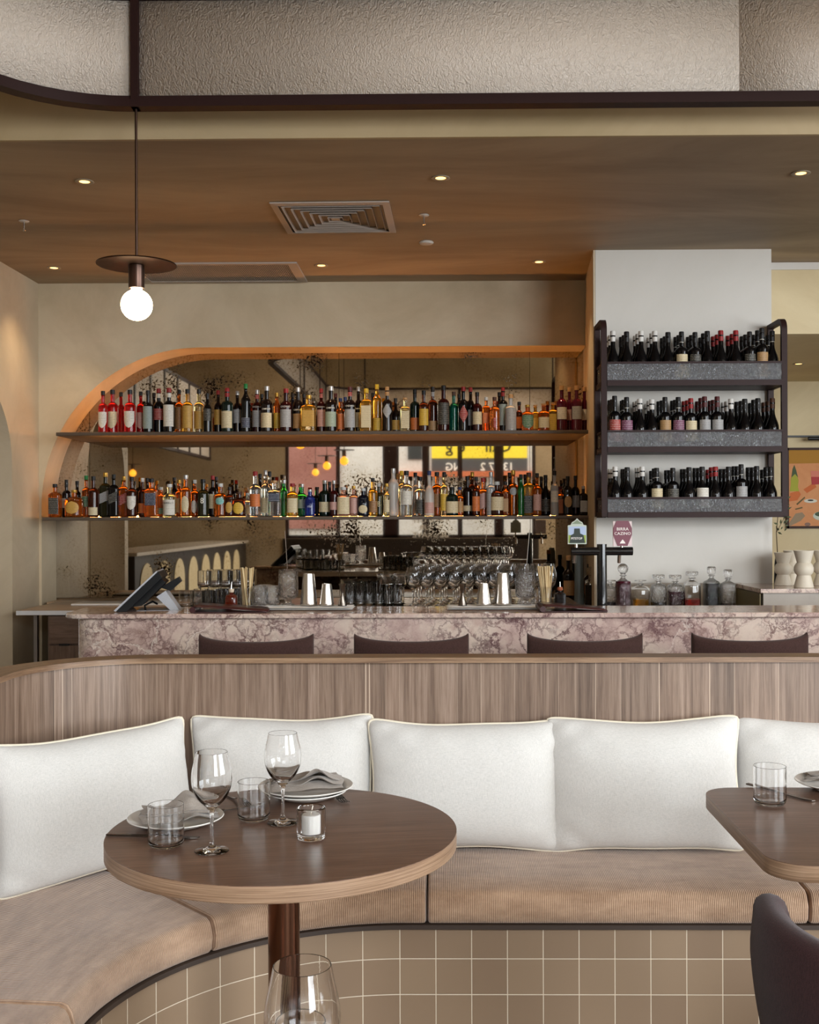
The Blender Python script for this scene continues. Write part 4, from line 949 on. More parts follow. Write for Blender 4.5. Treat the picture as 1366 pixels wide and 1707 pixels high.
def bottle(name, x, y, z, H_, R, kind, g, label, cap, lab, group, lz=(.12, .50), shape='band', neck=None, seg=None, letters=None, rn=None):
    rn = rn or min(max(.0105, R*.36), .0155); seg = seg or (24 if kind != 'square' else 32)
    if 'L'+name not in MC: pass
    root = MB().lathe(bprof(kind, H_, R, rn), seg).build(name, glassm(g), None, (x, y, z), sharp=50); tag(root, lab, 'bottle', group)
    e = 7 if kind == 'square' else (2.6 if kind == 'squat' else 2)
    cm = plain('cap '+cap, CAPC[cap], .35 if cap in ('gold', 'silver', 'clear') else .5, .6 if cap in ('gold', 'silver') else 0)
    if kind in ('bord', 'burg'): MB().lathe([(rn*1.08, H_*.80), (rn*1.12, H_*.805), (rn*1.14, H_*.985), (rn*1.0, H_), (0, H_)], 18).build('capsule', cm, root)
    elif cap == 'cork' and kind != 'tall': MB().lathe([(rn*.8, H_*.92), (rn*.8, H_*.94), (rn*1.3, H_*.945), (rn*1.3, H_*.995), (rn*1.1, H_), (0, H_)], 16).build('stopper', cm, root)
    else: MB().lathe([(rn*1.16, H_*.90), (rn*1.18, H_*.903), (rn*1.18, H_*.993), (rn*1.05, H_), (0, H_)], 18).build('cap', cm, root)
    if neck: MB().lathe([(rn*1.04, H_*.79), (rn*1.05, H_*.80), (rn*1.05, H_*.88), (rn*1.04, H_*.885)], 18).build('neck_band', labm(neck), root)
    if label:
        V = []; Q = []; n = 16; z0, z1 = H_*lz[0], H_*lz[1]; half = math.radians(62) if kind != 'square' else math.radians(42)
        rows = 11
        for j in range(rows+1):
            v = j/rows
            for i in range(n+1):
                u = -1+2*i/n; wv = 1
                if shape == 'oval': wv = math.sqrt(max(0.0, 1-(2*v-1)**2))*.72
                elif shape == 'diamond': wv = 1-abs(2*v-1)*.98
                elif shape == 'shield': wv = 1 if v > .4 else (v/.4)**.5*.95+.05
                a = -PI/2+u*wv*half; ca, sa = math.cos(a), math.sin(a); r = (R+.0007)/((abs(ca)**e+abs(sa)**e)**(1/e)); zz = z0+(z1-z0)*v + (u*.012 if shape == 'slant' else 0)
                V.append((r*ca, r*sa, zz))
        for j in range(rows):
            for i in range(n): a = j*(n+1)+i; Q.append((a, a+1, a+n+2, a+n+1))
        lb = mesh('label', V, Q, labm(label), root)
    if letters:
        s_, sz, cc, zf = letters; text(s_, sz, 'lettering', plain('ink '+cc, cc, .5), root, (0, -R-.0009, H_*zf), wrap=R+.001, sx=.92, depth=.0003, bold=sz*.008)
    return root
YSH = 7.15; ZU = at(683, 718.0, YSH).z; ZL = at(683, 860.3, YSH).z
shm = plain('bronze shelf', '57493c', .45)
def shelf(zt, xl, th, lab):
    t = thing('display_shelf', lab, 'shelf', (0, 0, 0)); xr = at(979.5, 700, 7.2).x
    bx(((xl+xr)/2, (YSH+YM)/2-.004, zt-th/2), (xr-xl, YM-YSH-.012, th), bev=.003).build('board', shm, t)
    bx(((xl+xr)/2+.02, YM-.016, zt+.006), (xr-xl-.12, .012, .010)).build('led_strip', plain('warm led strip', 'ffb060', .5, emit='ffac5c', es=LED), t, smooth=False)
    return t
LED = 55.0
shelf(ZU, at(93, 718, YSH).x, .023, 'upper bronze display shelf lined with aperitif and liqueur bottles')
LED = 20.0
shelf(ZL, at(70, 862, YSH).x, .022, 'lower bronze display shelf lined with whisky, gin and rum bottles')
KSH = 7.27
# x, top y, width px, kind, glass, label, cap, (opts), short wording
U = [
(172, 652, 15, 'tall', 'red', 'white', 'black', {'shape': 'shield'}), (188, 650, 18, 'tall', 'red', 'cream', 'black', {'shape': 'shield'}), (217, 650, 18, 'tall', 'red', 'white', 'black', {'shape': 'shield'}), (235, 653, 14, 'tall', 'red', 'pink', 'black', {'shape': 'shield'}),
(247, 651, 16, 'tall', 'black', 'grey', 'black', {'lz': (.1, .62)}), (265, 648, 17, 'tall', 'black', 'red', 'red', {'lz': (.3, .55), 'neck': 'white'}), (282, 647, 18, 'tall', 'black', 'white', 'red', {'lz': (.14, .62), 'neck': 'white'}),
(299, 650, 14, 'tall', 'amber', 'brown', 'black', {'lz': (.1, .6)}), (313, 649, 17, 'tall', 'gold', 'gold', 'black', {'lz': (.1, .62)}), (332, 649, 16, 'tall', 'pale', 'gold', 'black', {'lz': (.1, .5)}), (346, 656, 13, 'tall', 'black', 'black', 'black', {'lz': (.3, .6)}),
(364, 651, 13, 'tall', 'dark', 'gold', 'red', {'lz': (.2, .55)}), (379, 647, 19, 'bord', 'dgreen', 'cream', 'red', {'lz': (.1, .48)}), (396, 652, 14, 'tall', 'dark', 'silver', 'silver', {'lz': (.24, .56)}), (410, 640, 15, 'slim', 'black', 'navy', 'green', {'lz': (.1, .3)}),
(429, 650, 16, 'tall', 'darkred', 'silver', 'silver', {'lz': (.14, .52), 'neck': 'red', 'letters': ('CINZANO', .0145, 'd8d2c8', .60)}), (445, 644, 19, 'tall', 'dark', 'cream', 'silver', {'lz': (.1, .42), 'letters': ('CAMPARI', .0155, 'e6dfd0', .50)}), (462, 655, 11, 'slim', 'orange', 'yellow', 'gold', {}),
(477, 648, 19, 'tall', 'darkred', 'silver', 'red', {'lz': (.12, .52), 'letters': ('CINZANO', .0165, 'd8d2c8', .58)}), (497, 646, 17, 'tall', 'dark', 'tan', 'silver', {'lz': (.1, .42), 'letters': ('CAMPARI', .014, 'e6dfd0', .50)}), (515, 659, 23, 'square', 'gold', 'gold', 'gold', {'lz': (.15, .58)}),
(536, 648, 14, 'tall', 'darkred', 'pink', 'red', {'lz': (.14, .52), 'neck': 'red', 'letters': ('CINZANO', .013, 'd8d2c8', .58)}), (552, 644, 19, 'tall', 'dark', 'palegreen', 'silver', {'lz': (.12, .44), 'letters': ('CAMPARI', .0155, 'e6dfd0', .52)}), (568, 664, 13, 'tall', 'amber', 'orange', 'blue', {'lz': (.1, .55)}),
(584, 645, 18, 'tall', 'dark', 'silver', 'darkred', {'lz': (.1, .5), 'neck': 'red', 'letters': ('CINZANO', .0155, 'd8d2c8', .57)}), (598, 645, 12, 'tall', 'dark', 'cream', 'silver', {'lz': (.12, .44), 'letters': ('CAMPARI', .011, 'e6dfd0', .52)}), (611, 648, 18, 'square', 'gold', 'cream', 'yellow', {'lz': (.1, .60)}),
(629, 641, 15, 'slim', 'gold', 'yellow', 'yellow', {'lz': (.05, .3)}), (646, 645, 16, 'bord', 'dark', 'silver', 'cork', {'lz': (.30, .62), 'shape': 'diamond'}), (660, 664, 14, 'onion', 'dark', 'gold', 'black', {'lz': (.08, .36)}), (676, 663, 15, 'square', 'pale', 'cream', 'cork', {'lz': (.1, .60)}),
(692, 649, 15, 'bord', 'dgreen', 'orange', 'black', {'lz': (.06, .34)}), (707, 651, 16, 'tall', 'brown', 'yellow', 'black', {'lz': (.15, .55)}), (722, 645, 16, 'tall', 'brown', 'tan', 'black', {'lz': (.05, .25), 'neck': 'silver'}), (740, 643, 19, 'tall', 'darkred', 'black', 'black', {'lz': (.15, .62)}),
(757, 653, 15, 'tall', 'teal', None, 'brown', {}), (773, 645, 16, 'tall', 'black', 'red', 'red', {'lz': (.2, .58), 'shape': 'diamond'}), (785, 646, 12, 'tall', 'dark', 'silver', 'red', {'lz': (.15, .5)}), (796, 654, 16, 'tall', 'darkred', 'cream', 'black', {'lz': (.18, .50)}), (811, 662, 13, 'square', 'amber', 'orange', 'clear', {'lz': (.25, .55)}),
(825, 662, 16, 'hex', 'orange', 'red', 'brown', {'lz': (.1, .4), 'shape': 'oval'}), (839, 646, 15, 'bord', 'black', 'grey', 'red', {'lz': (.15, .62)}), (852, 658, 18, 'tall', 'whiteg', 'silver', 'cork', {'lz': (.06, .6)}), (866, 670, 10, 'tall', 'brown', 'orange', 'black', {}),
(880, 675, 19, 'squat', 'orange', 'green', 'gold', {'lz': (.1, .6), 'shape': 'shield'}), (893, 675, 11, 'square', 'gold', 'yellow', 'cork', {}), (907, 673, 18, 'squat', 'amber', 'cream', 'cork', {}), (922, 671, 15, 'square', 'gold', 'yellow', 'cork', {'lz': (.05, .6)}),
(937, 643, 17, 'tall', 'purple', 'white', 'cork', {'lz': (.26, .52)}), (950, 646, 11, 'tall', 'purple', 'pink', 'cork', {'lz': (.26, .5)}), (962, 643, 17, 'tall', 'purple', 'silver', 'cork', {'lz': (.26, .54)}), (975, 645, 9, 'tall', 'purple', 'white', 'cork', {'lz': (.26, .5)}),
]
Lw = [
(92, 807, 18, 'square', 'amber', 'black', 'black', {'lz': (.1, .58)}), (111, 800, 14, 'bord', 'dark', 'white', 'black', {'lz': (.25, .5)}), (124, 817, 28, 'squat', 'amber', 'gold', 'gold', {'lz': (.12, .58), 'shape': 'oval'}), (144, 793, 14, 'tall', 'amber', 'green', 'green', {'lz': (.25, .5)}),
(156, 794, 17, 'tall', 'brown', 'cream', 'black', {'lz': (.05, .24)}), (176, 788, 17, 'square', 'olive', 'silver', 'gold', {'lz': (.34, .56), 'shape': 'slant'}), (190, 791, 15, 'square', 'black', 'black', 'black', {'lz': (.34, .56), 'shape': 'slant'}), (207, 794, 14, 'square', 'amber', 'red', 'gold', {'lz': (.32, .56), 'shape': 'slant'}),
(220, 795, 16, 'tall', 'brown', 'white', 'black', {'lz': (.18, .52), 'shape': 'shield'}), (238, 797, 14, 'tall', 'brown', 'orange', 'white', {'lz': (.1, .35)}), (253, 798, 20, 'square', 'orange', 'navy', 'black', {'lz': (.3, .62)}), (269, 812, 9, 'square', 'orange', 'green', 'clear', {'lz': (.1, .3)}),
(283, 807, 21, 'tall', 'pale', 'white', 'clear', {'lz': (.06, .52), 'letters': ("RUSSELL'S", .017, '30241c', .42)}), (299, 800, 12, 'tall', 'amber', 'tan', 'gold', {}), (310, 792, 17, 'tall', 'amber', 'cream', 'silver', {'lz': (.1, .5), 'shape': 'oval'}), (325, 800, 13, 'tall', 'amber', 'white', 'clear', {'lz': (.1, .45), 'shape': 'oval'}),
(339, 799, 19, 'tall', 'olive', None, 'black', {'letters': ('8', .052, 'e8e0d0', .42)}), (355, 793, 14, 'tall', 'dark', 'cream', 'red', {'lz': (.2, .55)}), (368, 806, 19, 'tall', 'amber', 'teal', 'clear', {'lz': (.36, .58), 'shape': 'oval'}), (383, 812, 14, 'squat', 'brown', 'gold', 'black', {'shape': 'oval'}),
(399, 820, 21, 'squat', 'brown', 'yellow', 'brown', {'lz': (.1, .58), 'shape': 'oval'}), (413, 822, 11, 'tall', 'clear', 'tan', 'clear', {}), (426, 786, 18, 'tall', 'clear', 'orange', 'red', {'lz': (.22, .5)}), (443, 784, 14, 'tall', 'clear', 'cream', 'silver', {'lz': (.08, .4)}), (458, 801, 20, 'square', 'clear', 'navy', 'cork', {'lz': (.42, .64)}),
(474, 800, 11, 'slim', 'green', None, 'silver', {}), (488, 806, 18, 'squat', 'gold', 'cream', 'red', {'lz': (.12, .55)}), (504, 807, 15, 'tall', 'green', 'palegreen', 'silver', {'lz': (.25, .52)}), (517, 816, 17, 'squat', 'blue', None, 'silver', {'letters': ('1723', .016, 'd0d4e0', .36)}), (542, 801, 20, 'tall', 'dgreen', 'cream', 'silver', {'lz': (.12, .4)}),
(557, 801, 14, 'tall', 'darkred', 'pink', 'silver', {'lz': (.18, .4)}), (573, 812, 21, 'squat', 'pink', 'cream', 'clear', {'lz': (.08, .66)}), (590, 810, 14, 'tall', 'pink', 'pink', 'gold', {'lz': (.1, .6)}), (606, 814, 18, 'squat', 'navy', 'cream', 'clear', {'lz': (.1, .4), 'shape': 'oval'}), (622, 797, 15, 'tall', 'gold', 'brown', 'black', {'lz': (.1, .4)}),
(632, 806, 15, 'tall', 'olive', None, 'clear', {'letters': ('8', .05, 'e0cfa0', .36)}), (645, 806, 10, 'tall', 'pale', 'cream', 'gold', {}), (656, 781, 17, 'slim', 'frost', None, 'silver', {}), (678, 785, 19, 'tall', 'clear', 'white', 'black', {'lz': (.25, .55)}), (701, 795, 18, 'tall', 'clear', 'black', 'black', {'lz': (.06, .42)}),
(716, 785, 16, 'onion', 'frost', 'pink', 'blue', {'lz': (.06, .3)}), (729, 787, 18, 'tall', 'amber', 'brown', 'black', {'lz': (.2, .5)}), (741, 787, 13, 'tall', 'pale', 'yellow', 'black', {}), (754, 812, 20, 'squat', 'dgreen', 'cream', 'black', {'lz': (.1, .5)}), (767, 812, 12, 'tall', 'amber', 'tan', 'blue', {}), (780, 794, 17, 'tall', 'dark', 'cream', 'black', {'lz': (.12, .26)}),
(794, 795, 13, 'tall', 'brown', 'orange', 'black', {}), (806, 797, 18, 'tall', 'orange', 'pink', 'red', {'lz': (.2, .6), 'shape': 'slant'}), (819, 787, 15, 'tall', 'whiteg', 'silver', 'silver', {}), (829, 803, 21, 'squat', 'brown', 'cream', 'clear', {'lz': (.16, .55)}), (843, 803, 10, 'square', 'amber', 'tan', 'black', {}),
(856, 784, 16, 'tall', 'amber', 'silver', 'gold', {'lz': (.45, .62), 'shape': 'oval'}), (869, 791, 10, 'slim', 'green', None, 'black', {}), (882, 788, 18, 'square', 'gold', 'black', 'brown', {'lz': (.06, .46)}), (896, 789, 14, 'tall', 'amber', 'pink', 'black', {}), (910, 792, 16, 'burg', 'black', 'black', 'black', {'lz': (.1, .4)}), (925, 785, 13, 'tall', 'whiteg', 'white', 'black', {'lz': (.3, .55)}),
(934, 811, 16, 'square', 'amber', 'orange', 'darkred', {'lz': (.08, .55)}), (947, 794, 15, 'squat', 'black', 'tan', 'black', {'lz': (.2, .5), 'shape': 'oval'}), (960, 793, 14, 'tall', 'black', 'silver', 'black', {'lz': (.2, .5)}), (973, 810, 13, 'square', 'dark', 'silver', 'silver', {}),
]
GN = {'red': 'bright red', 'amber': 'amber', 'gold': 'golden', 'pale': 'pale straw', 'clear': 'clear', 'black': 'black', 'dark': 'dark', 'darkred': 'dark red', 'brown': 'brown', 'green': 'green', 'dgreen': 'dark green', 'blue': 'blue', 'orange': 'orange', 'frost': 'frosted', 'teal': 'teal green', 'purple': 'purple red', 'olive': 'olive', 'pink': 'pinkish', 'navy': 'navy', 'whiteg': 'milky white'}
KN = {'tall': 'tall', 'bord': 'straight', 'burg': 'sloping', 'square': 'square', 'squat': 'squat', 'onion': 'bulbous', 'hex': 'faceted', 'slim': 'slim'}
ON = ['', 'first', 'second', 'third', 'fourth', 'fifth', 'sixth', 'seventh', 'eighth', 'ninth', 'tenth', 'eleventh', 'twelfth', 'thirteenth', 'fourteenth', 'fifteenth', 'sixteenth', 'seventeenth', 'eighteenth', 'nineteenth', 'twentieth']
ON += ['twenty-'+w for w in ON[1:10]]+['thirtieth']+['thirty-'+w for w in ON[1:10]]+['fortieth']+['forty-'+w for w in ON[1:10]]+['fiftieth']+['fifty-'+w for w in ON[1:10]]+['sixtieth']+['sixty-'+w for w in ON[1:10]]
def row(items, zt, ybase, where, group):
    rnd = random.Random(int(ybase))
    for i, (px, ty, wp, kind, g, lb, cap, op) in enumerate(items):
        Yb = KSH + (.0 if i % 2 == 0 else .055) if kind != 'squat' else KSH-.01
        R = wp/2*Yb/F*1.04; x = at(px, ybase, Yb).x; Hh = max(.12, at(px, ty, Yb).z-zt)
        lab = '%s %s bottle, %s%s cap, %s from left, %s shelf' % (GN[g], KN[kind], (lb+' label, ') if lb else '', cap, ON[i+1], where)
        bottle('spirit_bottle', x, Yb, zt+.0005, Hh, R, kind, g, lb, cap, lab, group, **op)
row(U, ZU, 717, 'upper', 'bottles on the upper display shelf'); row(Lw, ZL, 860, 'lower', 'bottles on the lower display shelf')
# second-row bottles glimpsed between the front ones
cnt = {'U': 0, 'L': 0}
for px, ty, wp, g, cap, where in ((202, 654, 12, 'red', 'black', 'U'), (257, 655, 12, 'black', 'black', 'U'), (437, 657, 14, 'dark', 'black', 'U'), (488, 656, 13, 'navy', 'black', 'U'), (507, 657, 14, 'navy', 'black', 'U'), (560, 656, 13, 'dark', 'darkred', 'U'), (576, 662, 14, 'navy', 'blue', 'U'), (622, 655, 13, 'dark', 'black', 'U'),
        (766, 657, 13, 'dark', 'black', 'U'), (833, 654, 12, 'dark', 'black', 'U'), (129, 802, 13, 'dark', 'black', 'L'), (246, 797, 12, 'brown', 'black', 'L'), (291, 796, 12, 'dark', 'black', 'L'), (361, 795, 12, 'dark', 'black', 'L'), (434, 790, 13, 'dark', 'black', 'L'), (450, 786, 13, 'clear', 'black', 'L'), (529, 812, 16, 'black', 'black', 'L'),
        (550, 803, 12, 'dark', 'black', 'L'), (610, 812, 12, 'dark', 'black', 'L'), (670, 785, 14, 'pale', 'yellow', 'L'), (693, 788, 15, 'whiteg', 'black', 'L'), (788, 787, 13, 'brown', 'gold', 'L'), (850, 788, 12, 'dark', 'black', 'L'), (876, 791, 12, 'dark', 'black', 'L'), (903, 795, 13, 'black', 'black', 'L'), (941, 798, 12, 'black', 'black', 'L')):
    cnt[where] += 1; zt, yb = (ZU, 717) if where == 'U' else (ZL, 860); Yb = KSH+.19; x = at(px, yb, Yb).x
    bottle('spirit_bottle', x, Yb, zt+.0005, at(px, ty, Yb).z-zt, wp/2*Yb/F, 'tall', g, None, cap, '%s bottle with %s cap, %s from left in the rear row, %s shelf' % (GN[g], cap, ON[cnt[where]], 'upper' if where == 'U' else 'lower'), 'second row bottles behind the display shelf fronts', seg=16)
# ================================================================== WINE RACK
YF, YR = 6.055, 6.60
YR = 6.615
YF = 6.33
rk = thing('wine_rack', 'wall mounted plum metal wine rack with three trays fronted by rippled glass', 'rack', (0, 0, 0))
xl, xr = at(1008, 700, YF).x, at(1309, 700, YF).x
zt_ = at(1012, 530, YF).z; zbm = at(1160, 861, YF).z
def bar_(a, b, w_=.028, t_=.018): return
for x in (xl, xr):
    mb = MB(); a = .016
    pts = [(x, YF, zbm), (x, YF, zt_-.10), (x, YF+.01, zt_-.055), (x, YF+.04, zt_-.022), (x, YF+.09, zt_-.012), (x, YR-.03, zt_-.008), (x, YR-.0, zt_-.008), (x, YR-.012, zbm)]
    V = []; 
    prof = [(x, YF), ]
    # flat bar frame: outer and inner outline, rounded top front corner
    def outl(o): 
        r = .07-o; return [(YF+o, zbm)]+[(YF+.07-r*math.cos(t), zt_-.07+r*math.sin(t)) for t in [PI/2*k/8 for k in range(9)]]+[(YR-o, zt_-o), (YR-o, zbm)]
    A, B_ = outl(0), outl(.026); rows = []
    for (ya, za), (yb, zb2) in zip(A, B_): rows.append([(x-a, ya, za), (x+a, ya, za), (x+a, yb, zb2), (x-a, yb, zb2), (x-a, ya, za)])
    MB().strip(rows).build('side_frame', DARK, rk, sharp=30)
RACKG = rippled('rippled rack glass', 'f2f4f8', 0.84, 0.0, 75, 1.0, 0.018, 1.5, 1.0)
trays = []
for yb, yt in ((642, 603), (753, 717), (862, 829)):
    z0, z1 = at(1160, yb, YF).z, at(1160, yt, YF).z; zf = z0+.030
    tr = bx(((xl+xr)/2, (YF+YR)/2, z0+.006), (xr-xl-.034, YR-YF-.004, .012)).build('tray_floor', DARK, rk, smooth=False)
    bx(((xl+xr)/2, YF+.006, z0+.014), (xr-xl-.034, .022, .032)).build('front_rail', DARK, rk, smooth=False)
    bx(((xl+xr)/2, YF+.004, z1-.004), (xr-xl-.034, .016, .012)).build('top_rail', DARK, rk, smooth=False)
    bx(((xl+xr)/2, YF+.003, (z0+.03+z1-.01)/2), (xr-xl-.036, .006, z1-.01-z0-.03)).build('glass_front', RACKG, rk, smooth=False)
    for x in (xl, xr):
        bx((x, (YF+YR)/2, (z0+.03+z1-.01)/2), (.006, YR-YF-.05, z1-.01-z0-.03)).build('glass_side', RACKG, rk, smooth=False); bx((x, (YF+YR)/2, z0+.014), (.02, YR-YF-.05, .032)).build('side_rail', DARK, rk, smooth=False); bx((x, (YF+YR)/2, z1-.004), (.014, YR-YF-.05, .012)).build('side_top_rail', DARK, rk, smooth=False)
    trays.append(z0+.0125)
BK = 'burg'; BD = 'bord'
WR = [[(1022, 552, BK, 'white', None), (1045, 553, BK, 'black', None), (1069, 552, BK, 'white', None), (1092, 552, BK, 'white', None), (1114, 554, BK, 'black', None), (1136.5, 553, BD, 'black', 'cream'), (1159, 554, BD, 'black', 'black'), (1179.5, 552, BK, 'black', None), (1202, 551, BK, 'red', None), (1227, 551, BK, 'red', None), (1250, 553, BD, 'black', 'black'), (1270.5, 547, BD, 'black', 'tan'), (1294, 552, BK, 'black', None)],
      [(1025, 660, BD, 'black', 'red'), (1045, 662, BD, 'black', 'purple'), (1067, 665, BK, 'white', None), (1087, 666, BK, 'white', None), (1109, 662, BD, 'black', 'tan'), (1131, 662, BD, 'black', 'purple'), (1152, 664, BD, 'red', 'cream'), (1175, 661, BD, 'darkred', 'silver'), (1196, 661, BD, 'darkred', 'silver'), (1219, 665, BK, 'white', None), (1242, 665, BK, 'black', None), (1264, 664, BK, 'black', None), (1289, 664, BK, 'brown', None)],
      [(1026, 778, BK, 'white', None), (1046, 779, BK, 'black', None), (1071, 778, BK, 'white', None), (1095, 780, BD, 'black', 'cream'), (1122, 780, BD, 'black', 'black'), (1149, 779, BK, 'black', None), (1171, 778, BK, 'black', 'white'), (1193, 778, BK, 'red', None), (1215, 778, BK, 'black', None), (1236, 774, BD, 'black', 'silver'), (1262, 777, BK, 'black', None), (1285, 778, BK, 'black', None)]]
TN = ['top', 'middle', 'bottom']
for si, rowi in enumerate(WR):
    for i, (px, ty, kind, cap, lb) in enumerate(rowi):
        Yb = YF+.058; x = min(at(px, ty, Yb).x, xr-.053); Hh = at(px, ty, Yb).z-trays[si]; R = (.0395 if kind == BK else .0375)*.93
        desc = '%s wine bottle, %s capsule%s, front row, %s from left, %s rack tray' % ('sloping dark' if kind == BK else 'straight dark', cap, (', %s label' % lb) if lb else '', ON[i+1], TN[si])
        neck = 'white' if (kind == BD and cap == 'black' and i % 2) or (kind == BK and i in (11, 12) and si != 1) else None
        r0 = bottle('wine_bottle', x, Yb, trays[si], Hh, R, kind, 'black' if kind == BD or i % 3 else 'black', lb, cap, desc, 'wine bottles in the front row of the %s rack tray' % TN[si], lz=(.10 if si == 0 else .16, .56), neck=neck, seg=26, shape='band')
        if kind == BD and lb == 'cream' and cap == 'black': text('*', .05, 'emblem', plain('ink gold', 'd89a20', .4), r0, (0, -R-.0009, Hh*.28), wrap=R, sx=1.1, bold=.003)
        for k in (1, 2):
            d_ = dup(r0, (x+(random.random()-.5)*.006, Yb+.083*k, trays[si]), random.uniform(-.4, .4), '%s capped wine bottle, %s row, %s column from left, %s rack tray' % (cap, ['', 'middle', 'rear'][k], ON[i+1], TN[si]), 'wine bottles in the rear rows of the %s rack tray' % TN[si], (1, 1, 1-(.012*((i*7+k*3) % 4))))
# ================================================================== BAR-TOP THINGS
def place(px, py, z=None): return onz(px, py, ZB if z is None else z)
BG = GL
# leather bill folders
LEA = plain('oxblood leather', '3a1718', .38, coat=.2)
def folder(px0, px1, Yc_, lab, sgn=1):
    a, b = at(px0, 1018, Yc_), at(px1, 1018, Yc_); L = b.x-a.x
    t = thing('menu_folder', lab, 'folder', (a.x, Yc_, ZB+.001), math.radians(2))
    rows = []
    for k in range(15):
        u = k/14; z = .024*(1-u)**.8+.001; th = .0025; rows.append([(L*u, -.09, z+.002), (L*u, .09, z+.006)])
    V = MB().strip(rows); 
    o = V.build('cover_top', LEA, t); m_ = o.modifiers.new('t', 'SOLIDIFY'); m_.thickness = .004
    MB().tube([(-.004, -.09, .014), (-.004, .09, .016)], .0135, 14).build('spine', LEA, t)
    bx((L*.5, 0, .002), (L, .18, .0035), bev=.001).build('cover_bottom', LEA, t)
    rows = [[(L*(.52+.46*u), -.088, .005+.010*(1-u)), (L*(.52+.46*u), .085, .007+.010*(1-u))] for u in [k/8 for k in range(9)]]
    o = MB().strip(rows).build('paper', plain('bill paper', 'e8e4dc', .8), t); m_ = o.modifiers.new('t', 'SOLIDIFY'); m_.thickness = .002
folder(328, 448, 5.14, 'oxblood leather bill folder on the bar left of the straws')
folder(903, 1008, 5.14, 'oxblood leather bill folder on the bar in front of the beer tap')
# bar towels
def towel(px0, px1, Y0, Y1, lab, seed):
    rnd = random.Random(seed); a, b = at(px0, 1015, (Y0+Y1)/2).x, at(px1, 1015, (Y0+Y1)/2).x; root = thing('bar_towel', lab, 'towel', ((a+b)/2, (Y0+Y1)/2, ZB+.001)); ph = [rnd.uniform(0, 6) for _ in range(4)]
    for L in range(2):
        NX, NY = 40, 8; V = []; 
        for s in (0, 1):
            for j in range(NY+1):
                for i in range(NX+1):
                    u, v = i/NX, j/NY; e = min(u*8, (1-u)*8, v*3, (1-v)*3, 1); V.append(((u-.5)*(b-a)*(1-.02*L), (v-.5)*(Y1-Y0)*(1-.05*L), .0035+L*.0065+(.003*e**.5*(1 if s else -1))+(.0012*math.sin(20*u+ph[0])*math.sin(5*v+ph[1])+.001*math.sin(33*u+ph[2]))*e))
        M_ = (NX+1)*(NY+1); Q = []
        for s in (0, 1):
            for j in range(NY):
                for i in range(NX): q0 = s*M_+j*(NX+1)+i; q = (q0, q0+1, q0+NX+2, q0+NX+1); Q.append(q if s else q[::-1])
        mesh('layer', V, Q, fabric('white towelling', 'cfcbc6', 'e6e3df', 1200, .2, .3), root, None, True, None, None, 80)
towel(427, 590, 5.19, 5.40, 'folded white bar towel under the left pair of shakers', 1)
towel(745, 898, 5.19, 5.40, 'folded white bar towel under the right pair of shakers', 2)
ZTW = ZB+.016
def shaker(px, ytop, wpx, Yc_, lab):
    x = at(px, 1000, Yc_).x; h = at(px, ytop, Yc_).z-ZTW; rb = wpx/2*Yc_/F; rt2 = rb*.62
    o = MB().lathe([(0, 0), (rb*.97, 0), (rb, .003), (rb*.985, .012), (rt2*1.03, h-.006), (rt2, h-.001), (rt2*.93, h), (rt2*.9, h-.003), (0, h-.004)], 40).build('cocktail_shaker', STEEL, None, (x, Yc_, ZTW), sharp=40); tag(o, lab, 'shaker', 'upturned steel shaker tins')
shaker(515, 956, 29, 5.30, 'tall steel shaker tin upturned on the left bar towel'); shaker(545, 973, 25, 5.28, 'short steel shaker tin upturned on the left bar towel')
shaker(807, 972, 26, 5.28, 'short steel shaker tin upturned on the right bar towel'); shaker(839, 955, 29, 5.30, 'tall steel shaker tin upturned on the right bar towel')
def jigger(px, lab):
    x = at(px, 1000, 5.27).x; h = at(px, 973, 5.27).z-ZTW
    o = MB().lathe([(0, .004), (.017, 0), (.021, 0), (.0215, .002), (.006, h*.53), (.0055, h*.56), (.018, h-.001), (.019, h), (.017, h), (0, h*.6)], 32).build('jigger', metal('dark steel', '6f675f', .25), None, (x, 5.27, ZTW), sharp=40); tag(o, lab, 'jigger', 'hourglass jiggers')
jigger(571, 'hourglass steel jigger beside the left short shaker'); jigger(771.5, 'hourglass steel jigger beside the right short shaker')
# glasses with straws
def strawglass(px, Yc_, lab, n, seed):
    x = at(px, 1000, Yc_).x; rnd = random.Random(seed)
    t = thing('straw_glass', lab, 'glass', (x, Yc_, ZB+.001)); MB().lathe([(0, 0), (.028, 0), (.031, .003), (.034, .10), (.0325, .10), (.029, .008), (0, .006)], 28).build('glass', BG, t)
    for k in range(n):
        a = 2*PI*k/n+rnd.uniform(-.2, .2); q = rnd.uniform(.35, 1.0); r0_ = .018*q; r1 = .040*q
        MB().tube([(r0_*math.cos(a+.6), r0_*math.sin(a+.6), .008), (r1*math.cos(a), r1*math.sin(a), .195+rnd.uniform(-.004, .004))], .0028, 7).build('straw', plain('reed straw %d' % (k % 3), ['cbb184', 'd9c294', 'b89a6c'][k % 3], .6), t)
strawglass(411, 5.30, 'glass holding a sheaf of pale reed straws at the left of the bar', 18, 1); strawglass(909, 5.34, 'glass holding a sheaf of pale reed straws by the beer tap', 24, 2)
